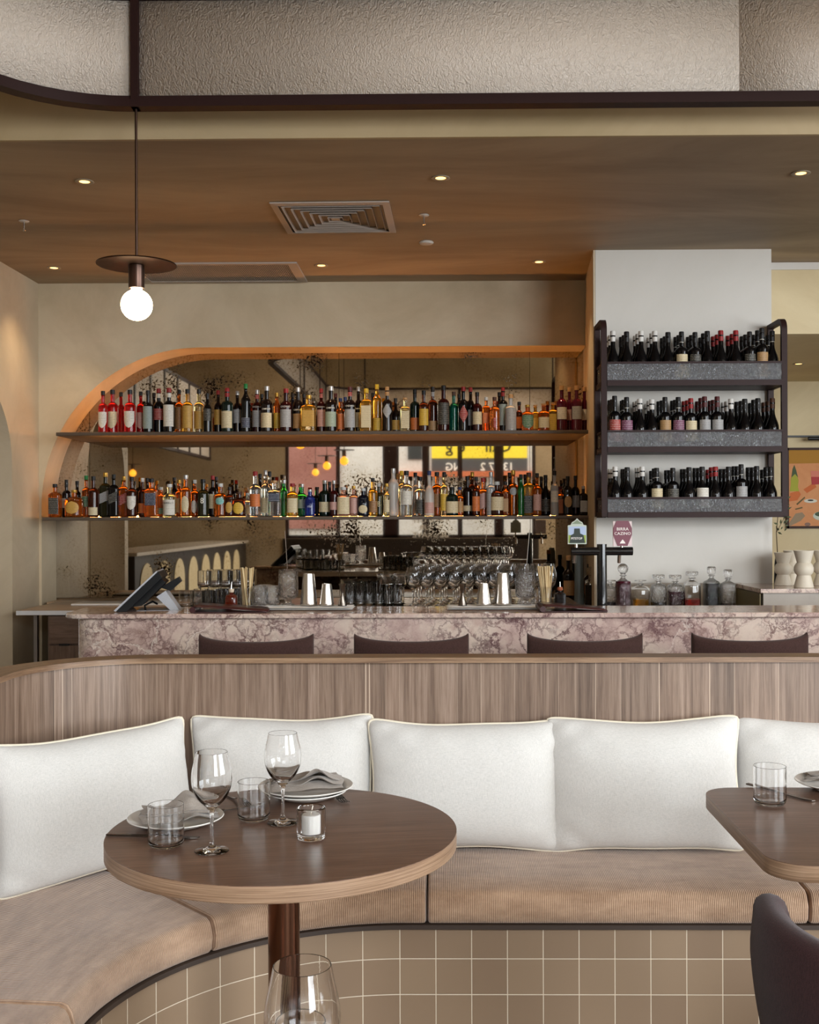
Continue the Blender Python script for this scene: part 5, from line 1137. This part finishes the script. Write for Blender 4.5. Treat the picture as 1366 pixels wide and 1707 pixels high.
# bitters bottles
x = at(386, 1000, 5.27).x
t = thing('bitters_bottle', 'small amber dasher bottle with cork and steel spout', 'bottle', (x, 5.27, ZB+.001))
MB().lathe([(0, 0), (.026, 0, 4), (.0275, .003, 4), (.0275, .055, 4), (.024, .066, 3), (.010, .073), (.010, .08), (0, .08)], 28).build('glass', plain('amber bottle glass', '6a2412', .08, 0, .55), t)
MB().lathe([(0, .08), (.008, .078), (.0125, .084), (.0125, .096), (0, .097)], 16).build('cork', plain('light cork', 'cbb9a0', .8), t); MB().tube([(0, 0, .096), (0, 0, .112), (.002, 0, .13)], [.003, .002, .0012], 8).build('spout', STEEL, t)
x = at(934, 1000, 5.38).x
t = thing('bitters_bottle', 'small black ribbed dasher bottle with cork by the beer tap', 'bottle', (x, 5.38, ZB+.001))
mb = MB().lathe([(0, 0), (.027, 0, 5), (.028, .06, 5), (.02, .066, 3), (.009, .07), (.009, .076), (0, .076)], 40)
mb.build('glass', plain('black ribbed glass', '15110f', .15), t); MB().lathe([(0, .075), (.008, .075), (.015, .082), (.012, .094), (0, .096)], 14).build('cork', plain('rust cork', '8a4a2c', .8), t); MB().tube([(0, 0, .094), (0, 0, .12)], [.0035, .0016], 8).build('spout', STEEL, t)
# mixing glasses
CRY = rippled('cut crystal glass', 'ffffff', 1.0, .01, 60, .5, .02, 1.5)
def cutglass_mb(r, h, foot=0, ribs=20, seg=80, base=.012):
    def rib(prof):
        V = MB(); ids = []; pts = []
        for (rr, z, am) in prof:
            pts.append([Vector((rr*(1+am*math.cos(ribs*2*PI*k/seg))*math.cos(2*PI*k/seg), rr*(1+am*math.cos(ribs*2*PI*k/seg))*math.sin(2*PI*k/seg), z)) for k in range(seg)])
        V.strip(pts, closed=True); return V
    f = foot
    P = [(.001, 0, 0), (r*.72, 0, 0), (r*.74, .004, 0)]
    if foot: P = [(.001, 0, 0), (r*.7, 0, 0), (r*.72, .004, 0), (r*.35, .010, 0), (r*.35, foot-.006, 0), (r*.8, foot+.006, 0)]
    P += [(r*.96, f+.012, .02), (r, f+.03, .025), (r, h*.68, .025), (r, h*.72, 0), (r, h-.001, 0), (r*.97, h, 0), (r*.93, h-.001, 0), (r*.92, h*.7, 0), (r*.9, f+base+.01, 0), (r*.7, f+base, 0), (.001, f+base, 0)]
    return rib(P)
def mixglass(px, Yc_, lab, spoon=0):
    x = at(px, 1000, Yc_).x; h = at(px, 949, Yc_).z-ZTW
    o = thing('mixing_glass', lab, 'mixing glass', (x, Yc_, ZTW)); cutglass_mb(.046, h, .028).build('glass', CRY, o, sharp=60)
    if spoon:
        s = tag(MB().tube([(0, 0, 0), (spoon*.12*1, 0, .31)], .0016, 6).lathe([(0, -.002), (.008, 0), (.006, .004), (0, .005)], 12).build('bar_spoon', STEEL, None, (x-spoon*.02, Yc_, ZTW+.045)), 'long thin bar spoon standing in the right mixing glass' if spoon > 0 else 'long thin bar spoon standing in the left mixing glass', 'spoon')
mixglass(481, 5.33, 'ribbed footed mixing glass beside the left tall shaker', -.15); mixglass(876, 5.33, 'ribbed footed mixing glass beside the right tall shaker', .22)
# cut rocks glasses left
k = 0
for px, Yc_ in ((434, 5.30), (452, 5.33), (441, 5.41)):
    x = at(px, 1000, Yc_).x; z_ = ZTW if Yc_ < 5.39 else ZTW
    tag(cutglass_mb(.040 if k < 2 else .038, .092).build('rocks_glass', CRY, None, (x, Yc_, ZTW)), ['cut crystal rocks glass nearest the left straws', 'cut crystal rocks glass beside the left mixing glass', 'cut crystal rocks glass behind the two front ones'][k], 'rocks glass', 'cut crystal rocks glasses'); k += 1
# glassware on the service ledge
hb = tumbler_mb(.031, .115, .0014, 26, .008).build('highball_glass', GL, None, (0, 0, 0), sharp=32); tag(hb, '', 'highball glass', 'highball glasses on the service ledge')
first = True
for j in range(4):
    for i in range(6):
        Yc_ = 5.60+.13*j; x = at(583+i*16.2, 1000, 5.6).x-0.016*j
        lab = 'clean highball glass, %s row, %s column from left, beside the jigger' % (['front', 'second', 'third', 'rear'][j], ON[i+1]); lo = (x, Yc_, ZS+.0005)
        if first: hb.location = lo; hb['label'] = lab; first = False
        else: dup(hb, lo, 0, lab)
for j in range(2):
    for i in range(4): dup(hb, (at(586+i*17+8, 1000, 5.6).x-.01, 5.66+.13*j-.002, ZS+.1165), 0, 'clean highball glass stacked above the others, %s row, %s from left' % (['front', 'rear'][j], ON[i+1])) if False else None
# left tumblers, tilted rack
tb = tumbler_mb(.036, .085, .0014, 26, .007).build('water_glass', GL, None, (0, 0, 0), sharp=32); tag(tb, '', 'water glass', 'water glasses at the left of the service ledge'); first = True
for j in range(4):
    for i in range(5+(j > 1)):
        x = at(313+i*18.5+j*4, 1000, 5.55).x+.03*j; Yc_ = 5.52+.14*j; lo = (x, Yc_, ZS+.0005); lab = 'clean water glass behind the bill folder, %s row, %s from left' % (['front', 'second', 'third', 'rear'][j], ON[i+1])
        if first: tb.location = lo; tb['label'] = lab; first = False
        else: dup(tb, lo, 0, lab)
for j in (0, 1):
    for i in range(5-j): dup(tb, (at(330+i*18.5, 1000, 5.62).x+.02*j, 5.80+.14*j-.02, ZS+.0865), 0, 'clean water glass in the upper layer behind the bill folder, %s row, %s from left' % (['front', 'rear'][j], ON[i+1]))
cp = MB().lathe([(0, 0), (.032, 0), (.032, .0015), (.006, .006), (.0035, .012), (.0035, .085), (.012, .092), (.036, .108), (.046, .130), (.0485, .145), (.0475, .145), (.045, .131), (.034, .110), (.01, .096), (0, .095)], 28).build('coupe_glass', GL, None, (0, 0, 0), sharp=32); tag(cp, '', 'coupe glass', 'coupe glasses on the service ledge'); first = True
for j in range(3):
    for i in range(2):
        lo = (at(646+i*23, 1000, 5.6).x-.012*j, 5.60+.16*j, ZS+.0005); lab = 'stemmed coupe glass, %s row, %s one' % (['front', 'middle', 'rear'][j], ['left', 'right'][i])
        if first: cp.location = lo; cp['label'] = lab; first = False
        else: dup(cp, lo, 0, lab)
wg = wineglass_mb(.195, .0385, .029, .033, 28).build('wine_glass', GL, None, (0, 0, 0), sharp=32); tag(wg, '', 'wine glass', 'wine glasses on the service ledge'); first = True
for j in range(4):
    for i in range(11):
        lo = (at(689+i*22.6+j*2.0, 1000, 5.62).x+.006*j, 5.60+.13*j, ZS+.0005); lab = 'clean wine glass, %s row, %s from left behind the shakers' % (['front', 'second', 'third', 'rear'][j], ON[i+1])
        if first: wg.location = lo; wg['label'] = lab; first = False
        else: dup(wg, lo, 0, lab)
# ---- point-of-sale terminal
PB = plain('terminal black plastic', '0b0c0d', .4, spec=.25); PG = plain('terminal silver plastic', 'a9abb0', .35, .3)
p = at(262, 1012, 5.28); t = thing('pos_terminal', 'black touch screen terminal tilted on a silver stand at the bar end', 'terminal', (p.x, 5.28, ZB+.001), math.radians(8))
sxp = 5.28/F
def P2(px, py, y=0): return Vector(((px-262)*sxp, y, (1012-py)*sxp))
def slab_(pts, y0, y1, name, mt):
    n = len(pts); V = [(q.x, y0, q.z) for q in pts]+[(q.x, y1, q.z) for q in pts]
    mesh(name, V, [tuple(range(n)), tuple(range(2*n-1, n-1, -1))]+[(i, n+i, n+(i+1) % n, (i+1) % n) for i in range(n)], mt, t, smooth=False)
slab_([P2(198, 1010), P2(266, 946), P2(268, 947.5), P2(201, 1011.5)], -.13, .15, 'bezel', PG)
slab_([P2(201.5, 1011.7), P2(268.5, 947.8), P2(275, 957), P2(218, 1012)], -.125, .145, 'screen_housing', PB)
slab_([P2(222, 1006), P2(272, 960), P2(279, 966), P2(240, 1004)], -.07, .09, 'back_box', PB)
slab_([P2(263, 990), P2(278, 980), P2(302, 1015), P2(288, 1015)], -.055, .075, 'stand_arm', PG)
slab_([P2(232, 1012), P2(232, 1015.5), P2(304, 1016), P2(304, 1012)], -.08, .10, 'base_foot', PG)
slab_([P2(268, 975), P2(298, 958), P2(302, 966), P2(285, 981)], -.03, .05, 'card_reader', PB)
MB().tube([P2(246, 1014, -.06), P2(244, 1004, -.05), P2(256, 998, -.03), P2(262, 1003, 0)], .005, 8).build('cable', PB, t)
# ---- beer tap
TB = plain('gloss black tap', '101113', .16, .0, coat=.6); Yt = 5.52
x = at(1004, 950, Yt).x; zt2 = at(1004, 907, Yt).z; zh = at(1004, 919, Yt).z
t = thing('beer_tap', 'black T shaped beer font with two badges', 'beer tap', (x, Yt, ZS-.02))
zb0 = ZS-.02
bx((0, 0, .0), (.14, .14, .04)).build('foot', TB, t); MB().tube([(0, 0, 0), (0, 0, zt2-zb0)], .0245, 28).build('pillar', TB, t)
MB().tube([(at(953, 919, Yt).x-x, 0, zh-zb0), (at(1055, 919, Yt).x-x, 0, zh-zb0)], .0205, 24).build('crossbar', TB, t)
for px in (961, 1037):
    xx = at(px, 925, Yt).x-x; MB().tube([(xx, .0, zh-zb0), (xx, .07, zh-zb0-.01), (xx, .085, zh-zb0-.06)], .009, 12).build('spout', STEEL, t); MB().tube([(xx, 0, zh-zb0+.015), (xx, 0, zh-zb0+.045)], .008, 12).build('lever', STEEL, t)
def badge(px, y0, y1, wpx, poly, mt, name, lab):
    xx = at(px, 890, Yt-.02).x-x; za, zb2 = at(px, y1, Yt-.02).z-zb0, at(px, y0, Yt-.02).z-zb0; w_ = wpx*Yt/F
    n = len(poly); V = [(xx+a*w_, -.024, za+(zb2-za)*b) for a, b in poly]+[(xx+a*w_, -.012, za+(zb2-za)*b) for a, b in poly]
    o = mesh(name, V, [tuple(range(n)), tuple(range(2*n-1, n-1, -1))]+[(i, n+i, n+(i+1) % n, (i+1) % n) for i in range(n)], mt, t, smooth=False); o['label'] = lab; return o, xx, za, zb2, w_
bd, xx, za, zb2, w_ = badge(1038, 869, 910, 31, [(-.5, 0), (.5, 0), (.5, 1), (-.5, 1)], plain('badge pale pink', 'd8c4c4', .4), 'badge', 'pale pink and maroon badge')
poly = [(-.26, 0), (.26, 0), (.5, .45), (.5, .72), (.32, 1.02), (-.32, 1.02), (-.5, .72), (-.5, .45)]; n = 8
V = [(xx+a*w_, -.0275, za+(zb2-za)*b) for a, b in poly]+[(xx+a*w_, -.0235, za+(zb2-za)*b) for a, b in poly]
mesh('plaque', V, [tuple(range(n)), tuple(range(2*n-1, n-1, -1))]+[(i, n+i, n+(i+1) % n, (i+1) % n) for i in range(n)], plain('badge maroon', '6d2a3c', .4), bd, smooth=False)
WI = plain('badge white ink', 'eee6e2', .5)
text('BIRRA', .021, 'lettering', WI, bd, (xx, -.028, za+(zb2-za)*.68), bold=.0001, sx=1.05); text('CAZINO', .020, 'lettering', WI, bd, (xx, -.028, za+(zb2-za)*.50), bold=.0001, sx=1.05)
mesh('emblem', [(xx-.014, -.0285, za+.012), (xx+.014, -.0285, za+.012), (xx+.010, -.0285, za+.020), (xx, -.0285, za+.032), (xx-.010, -.0285, za+.020)], [(0, 1, 2, 3, 4)], WI, bd, smooth=False)
arcp = [(-.5, 0), (.5, 0), (.5, .74), (.34, .76), (.28, .86), (.12, .93), (0, 1.02), (-.12, .93), (-.28, .86), (-.34, .76), (-.5, .74)]
bd, xx, za, zb2, w_ = badge(962.5, 865, 907, 31, arcp, plain('badge pale green', 'b9c2b4', .4), 'badge', 'pale green and blue badge with dome shaped top')
hz = zb2-za
def q_(pts, mt, nm, y=-.0255): mesh(nm, [(xx+a*w_, y, za+b*hz) for a, b in pts], [tuple(range(len(pts)))], mt, bd, smooth=False)
q_([(-.46, .34), (.46, .34), (.46, .70), (-.46, .70)], plain('badge sky', 'a4b4d0', .4), 'picture'); q_([(-.46, .05), (.46, .05), (.46, .36), (-.46, .36)], plain('badge field', '8ea23c', .5), 'picture', -.0258)
q_([(-.42, .04), (.42, .04), (.34, .36), (.16, .42), (.14, .62), (-.16, .62), (-.18, .42), (-.36, .34)], plain('badge figure', '1e2a22', .5), 'figure', -.0262)
q_([(-.30, .80), (.30, .80), (.14, .88), (0, .96), (-.14, .88)], plain('badge crest', '7c8a70', .5), 'crest', -.0258)
text('PITSTOP', .0155, 'lettering', WI, bd, (xx-.003, -.0268, za+hz*.22), bold=.0002, sx=.95)
# ---- grey tube and dark bottles on the back counter at right
p = at(967.5, 960, 6.85)
tag(MB().lathe([(0, 0), (.03, 0), (.03, .02), (.027, .30), (.022, .31), (.02, .325), (0, .326)], 24).build('thermal_flask', plain('slate grey plastic', '5c6668', .4), None, (p.x, 6.9, ZC+.0005)), 'slim slate grey flask on the back counter left of the beer tap pillar', 'flask')
for px, Yc_, yt, g, lb, cap, lab in ((948, 7.1, 926, 'dark', 'tan', 'cork', 'dark bottle with tan label on the back counter behind the badges'), (957, 7.32, 932, 'black', 'orange', 'black', 'black bottle with orange label on the back counter behind the beer tap'), (983, 7.2, 940, 'dark', 'silver', 'black', 'dark bottle with silver label right of the slate grey flask')):
    p = at(px, yt, Yc_); bottle('spirit_bottle', p.x, Yc_, ZC+.0005, p.z-ZC, .036, 'tall', g, lb, cap, lab, 'bottles on the right of the back counter', lz=(.2, .5))
# ---- decanters
DEC = [(986, 952, 22, 'black', .62, 'ball', 'dark decanter with round stopper left of the tap pillar'), (1017, 962, 22, 'navy', .35, 'flat', 'small decanter half full of dark liquid right of the tap pillar'), (1039, 936, 26, 'purple', .64, 'ball', 'tall decanter full of maroon liquid with ball stopper'), (1068, 962, 30, 'gold', .42, 'flat', 'decanter of golden liquid with flat stopper'),
       (1098, 956, 26, 'navy', .33, 'disc', 'ribbed decanter with a little dark liquid beside the golden one'), (1126, 957, 27, 'purple', .58, 'disc', 'cut decanter nearly full of dark maroon liquid'), (1154, 950, 27, 'red', .36, 'disc', 'ribbed decanter one third full of red liquid'), (1186.5, 937, 27, 'black', .60, 'cube', 'tall smooth decanter of near black liquid'), (1214, 951, 24, 'darkred', .28, 'cube', 'diamond cut decanter with dark red liquid at the right end')]
for i, (px, yt, wp, liq, fl, st, lab) in enumerate(DEC):
    Yc_ = 6.92 if i == 0 else 6.30+.07*(i % 2); p = at(px, yt, Yc_); h = p.z-ZC; R = wp/2*Yc_/F; t = thing('decanter', lab, 'decanter', (p.x, Yc_, ZC+.0005), group='glass decanters below the wine rack')
    q_b = .60 if st in ('ball', 'cube') and h > .26 else .68; hs = h*.62; zb_a, zn, zt3 = h*q_b, h*(q_b+.09), h*(q_b+.15)
    out = [(0, 0, 3), (R*.94, 0, 3), (R*.96, .001, 3), (R, .006, 3), (R, .012, 3), (R, zb_a-.012, 3), (R*.98, zb_a, 3), (R*.88, zb_a+.010, 2.8), (R*.55, zb_a+.018, 2.4), (.014, zn), (.012, zn+.006), (.012, zt3-.006), (.02, zt3-.003), (.0195, zt3)]
    inn = [(.009, zt3), (.009, zn+.004), (R*.5, zb_a+.014, 2.4), (R*.84, zb_a+.006, 2.8), (R*.92, zb_a-.004, 3), (R*.93, zb_a-.014, 3), (R*.93, .014, 3), (R*.9, .012, 3), (0, .012, 3)]
    MB().lathe(out+inn, 32).build('vessel', CRY if i % 3 else GL, t, sharp=50)
    MB().lathe([(0, .0125, 3), (R*.925, .0125, 3), (R*.925, h*fl, 3), (0, h*fl, 3)], 32).build('liquid', glassm(liq), t, sharp=50)
    zz = zt3+.001
    if st == 'ball': pr = [(0, zz), (.012, zz), (.014, zz+.006)]+[(.030*math.sin(a), zz+.035-.030*math.cos(a)) for a in [.5+k*.33 for k in range(9)]]; pr[-1] = (0, pr[-1][1])
    elif st == 'cube': pr = [(0, zz), (.012, zz), (.020, zz+.008, 5), (.023, zz+.014, 5), (.023, zz+.042, 5), (.018, zz+.048, 5), (0, zz+.048)]
    elif st == 'disc': pr = [(0, zz), (.012, zz), (.014, zz+.008), (.034, zz+.012), (.036, zz+.028), (.032, zz+.034), (0, zz+.034)]
    else: pr = [(0, zz), (.010, zz), (.012, zz+.010), (.034, zz+.012), (.034, zz+.019), (0, zz+.020)]
    MB().lathe(pr, 24).build('stopper', CRY, t, sharp=50)
# ---- vases
CER = plaster('cream ceramic', 'cfc5b3', 'd8cfbe', 3.0, .55)
for px, Yc_, s_, lab in ((1306, 6.42, .94, 'leftmost cream hourglass vase on the side counter'), (1322, 6.46, 1.0, 'cream hourglass vase half hidden behind the front one'), (1340.5, 6.22, 1.0, 'front cream hourglass vase with bulging waist'), (1372, 6.40, 1.0, 'cream hourglass vase cut off by the right edge')):
    p = at(px, 940, Yc_); k = s_*(at(px, 918, Yc_).z-zv)/.2
    v = MB().lathe([(0, 0), (.052, 0), (.053, .002), (.036, .066), (.046, .076), (.052, .092), (.052, .108), (.045, .124), (.036, .134), (.053, .198), (.052, .2), (.050, .198), (.033, .136), (.0, .12)], 44).build('vase', CER, None, (p.x, Yc_, zv+.0015)); v.scale = (k, k, k); tag(v, lab, 'vase', 'cream hourglass vases')
# ---- picture, rail, lamp and olive sprig at the far right
Yp = 9.49; a, b = at(1311, 747, Yp), at(1480, 880, Yp)
pc = thing('painting', 'framed orange still life painting of a bottle, glass and dishes at the right edge', 'painting', ((a.x+b.x)/2, Yp, (a.z+b.z)/2)); W_, Hp = b.x-a.x, a.z-b.z
bx((0, 0, 0), (W_-.03, .02, Hp-.03)).build('canvas', plaster('painted orange ground', 'd08a56', 'dc9a66', 4, .7), pc, smooth=False)
for c, dd in (((0, 0, Hp/2-.008), (W_, .04, .02)), ((0, 0, -Hp/2+.008), (W_, .04, .02)), ((-W_/2+.008, 0, 0), (.02, .04, Hp)), ((W_/2-.008, 0, 0), (.02, .04, Hp))): bx(c, dd).build('frame', plain('dark walnut frame', '3c2418', .5, spec=.2), pc, smooth=False)
def PP(px, py): q = at(px, py, Yp-.012); return (q.x-(a.x+b.x)/2, q.z-(a.z+b.z)/2)
def patch(pts, c, nm, lay=0):
    n = len(pts); mesh(nm, [(*[PP(*q)[0]], -.0105-.0012*lay, PP(*q)[1]) for q in pts]+[(PP(*q)[0], -.0085, PP(*q)[1]) for q in pts], [tuple(range(n))]+[(i, n+i, n+(i+1) % n, (i+1) % n) for i in range(n)], plain('paint '+c, c, .7), pc, smooth=False)
def ell(cx, cy, rx, ry, n=16): return [(cx+rx*math.cos(2*PI*k/n), cy+ry*math.sin(2*PI*k/n)) for k in range(n)]
patch([(1313, 749), (1478, 749), (1478, 770), (1313, 773)], 'ad7a22', 'painted_band')
patch([(1318, 822), (1332, 818), (1336, 824), (1330, 834), (1316, 836)], 'cf6f38', 'painted_shadow'); patch([(1319, 798), (1322, 790), (1328, 790), (1332, 800), (1331, 812), (1333, 819), (1317, 819), (1319, 808)], 'a9a83a', 'painted_bottle', 1)
patch([(1320, 796), (1322, 782), (1325, 775), (1328, 784), (1331, 796), (1326, 790)], '4a5a3a', 'painted_bottle_top', 2); patch([(1352, 785), (1376, 785), (1374, 806), (1354, 806)], 'd8806a', 'painted_glass', 1); patch([(1353, 795), (1375, 795), (1374, 807), (1354, 808)], 'b03c3c', 'painted_drink', 2)
patch([(1340, 816), (1358, 804), (1362, 812), (1346, 822)], 'cc6a34', 'painted_shadow', 0); patch(ell(1352, 835, 11, 3.4), 'd8d4c4', 'painted_dish', 1); patch(ell(1352, 834, 5, 1.4), '3c3a34', 'painted_dish_food', 2); patch(ell(1372, 860, 16, 8), 'c8d0c0', 'painted_bowl', 1); patch(ell(1372, 857, 13, 4.5), '4a5a40', 'painted_olives', 2)
patch([(1315, 874), (1327, 856), (1338, 854), (1343, 860), (1336, 868), (1318, 877)], '9a8468', 'painted_bread', 1); patch([(1328, 840), (1342, 828), (1343, 830), (1330, 842)], '6a5a34', 'painted_twig', 1); patch([(1326, 848), (1338, 845), (1339, 847), (1327, 850)], '6a5a34', 'painted_twig', 1); patch(ell(1347, 874, 5, 3), '8a6a5a', 'painted_fig', 1)
p = at(1350, 727.5, 9.47); tag(MB().box((0, 0, 0), (1.5, .012, .016)).build('picture_rail', BLACK, None, (p.x+.55, 9.47, p.z)), 'thin black rail running along the wall above the painting', 'rail')
p = at(1366, 731, 9.38); tag(MB().tube([(-.09, 0, 0), (.35, 0, 0)], .016, 14).box((0.1, .05, .01), (.02, .1, .01)).build('picture_light', BLACK, None, (p.x, 9.38, p.z)), 'black tubular picture light above the painting', 'light')
# sprig in a small jar behind the rack
p = at(1300, 975, 6.52); t = thing('olive_sprig', 'olive sprig in a narrow dark vase behind the right end of the wine rack', 'plant', (at(1296, 900, 6.54).x, 6.53, zv+.001))
MB().lathe([(0, 0), (.02, 0), (.022, .002), (.018, .12), (.012, .17), (.013, .18), (0, .178)], 20).build('narrow_vase', plain('black glaze', '1b1714', .25), t)
rnd = random.Random(4); stem = [(0, 0, .17), (-.01, -.01, .3), (.0, -.015, .42), (.03, -.02, .53)]; MB().tube(stem, [.003, .0025, .002, .001], 6).tube([(-.01, -.01, .3), (.03, -.02, .38), (.05, -.02, .47)], .0015, 6).build('stem', plain('twig brown', '4c3a28', .8), t)
mb = MB()
for k in range(46):
    u = rnd.random(); base = Vector((rnd.uniform(-.012, .04)+.02*u, rnd.uniform(-.03, 0), .29+.25*u)); dr = Vector((rnd.uniform(-1, 1), rnd.uniform(-.5, .5), rnd.uniform(-.3, .9))).normalized(); sd = dr.cross(Vector((0, 1, .2))).normalized(); L = rnd.uniform(.025, .042)
    mb.add([base, base+dr*L*.45+sd*.006, base+dr*L, base+dr*L*.45-sd*.006], [(0, 1, 2, 3)])
o = mb.build('leaves', plain('olive leaf', '4a5238', .6), t);
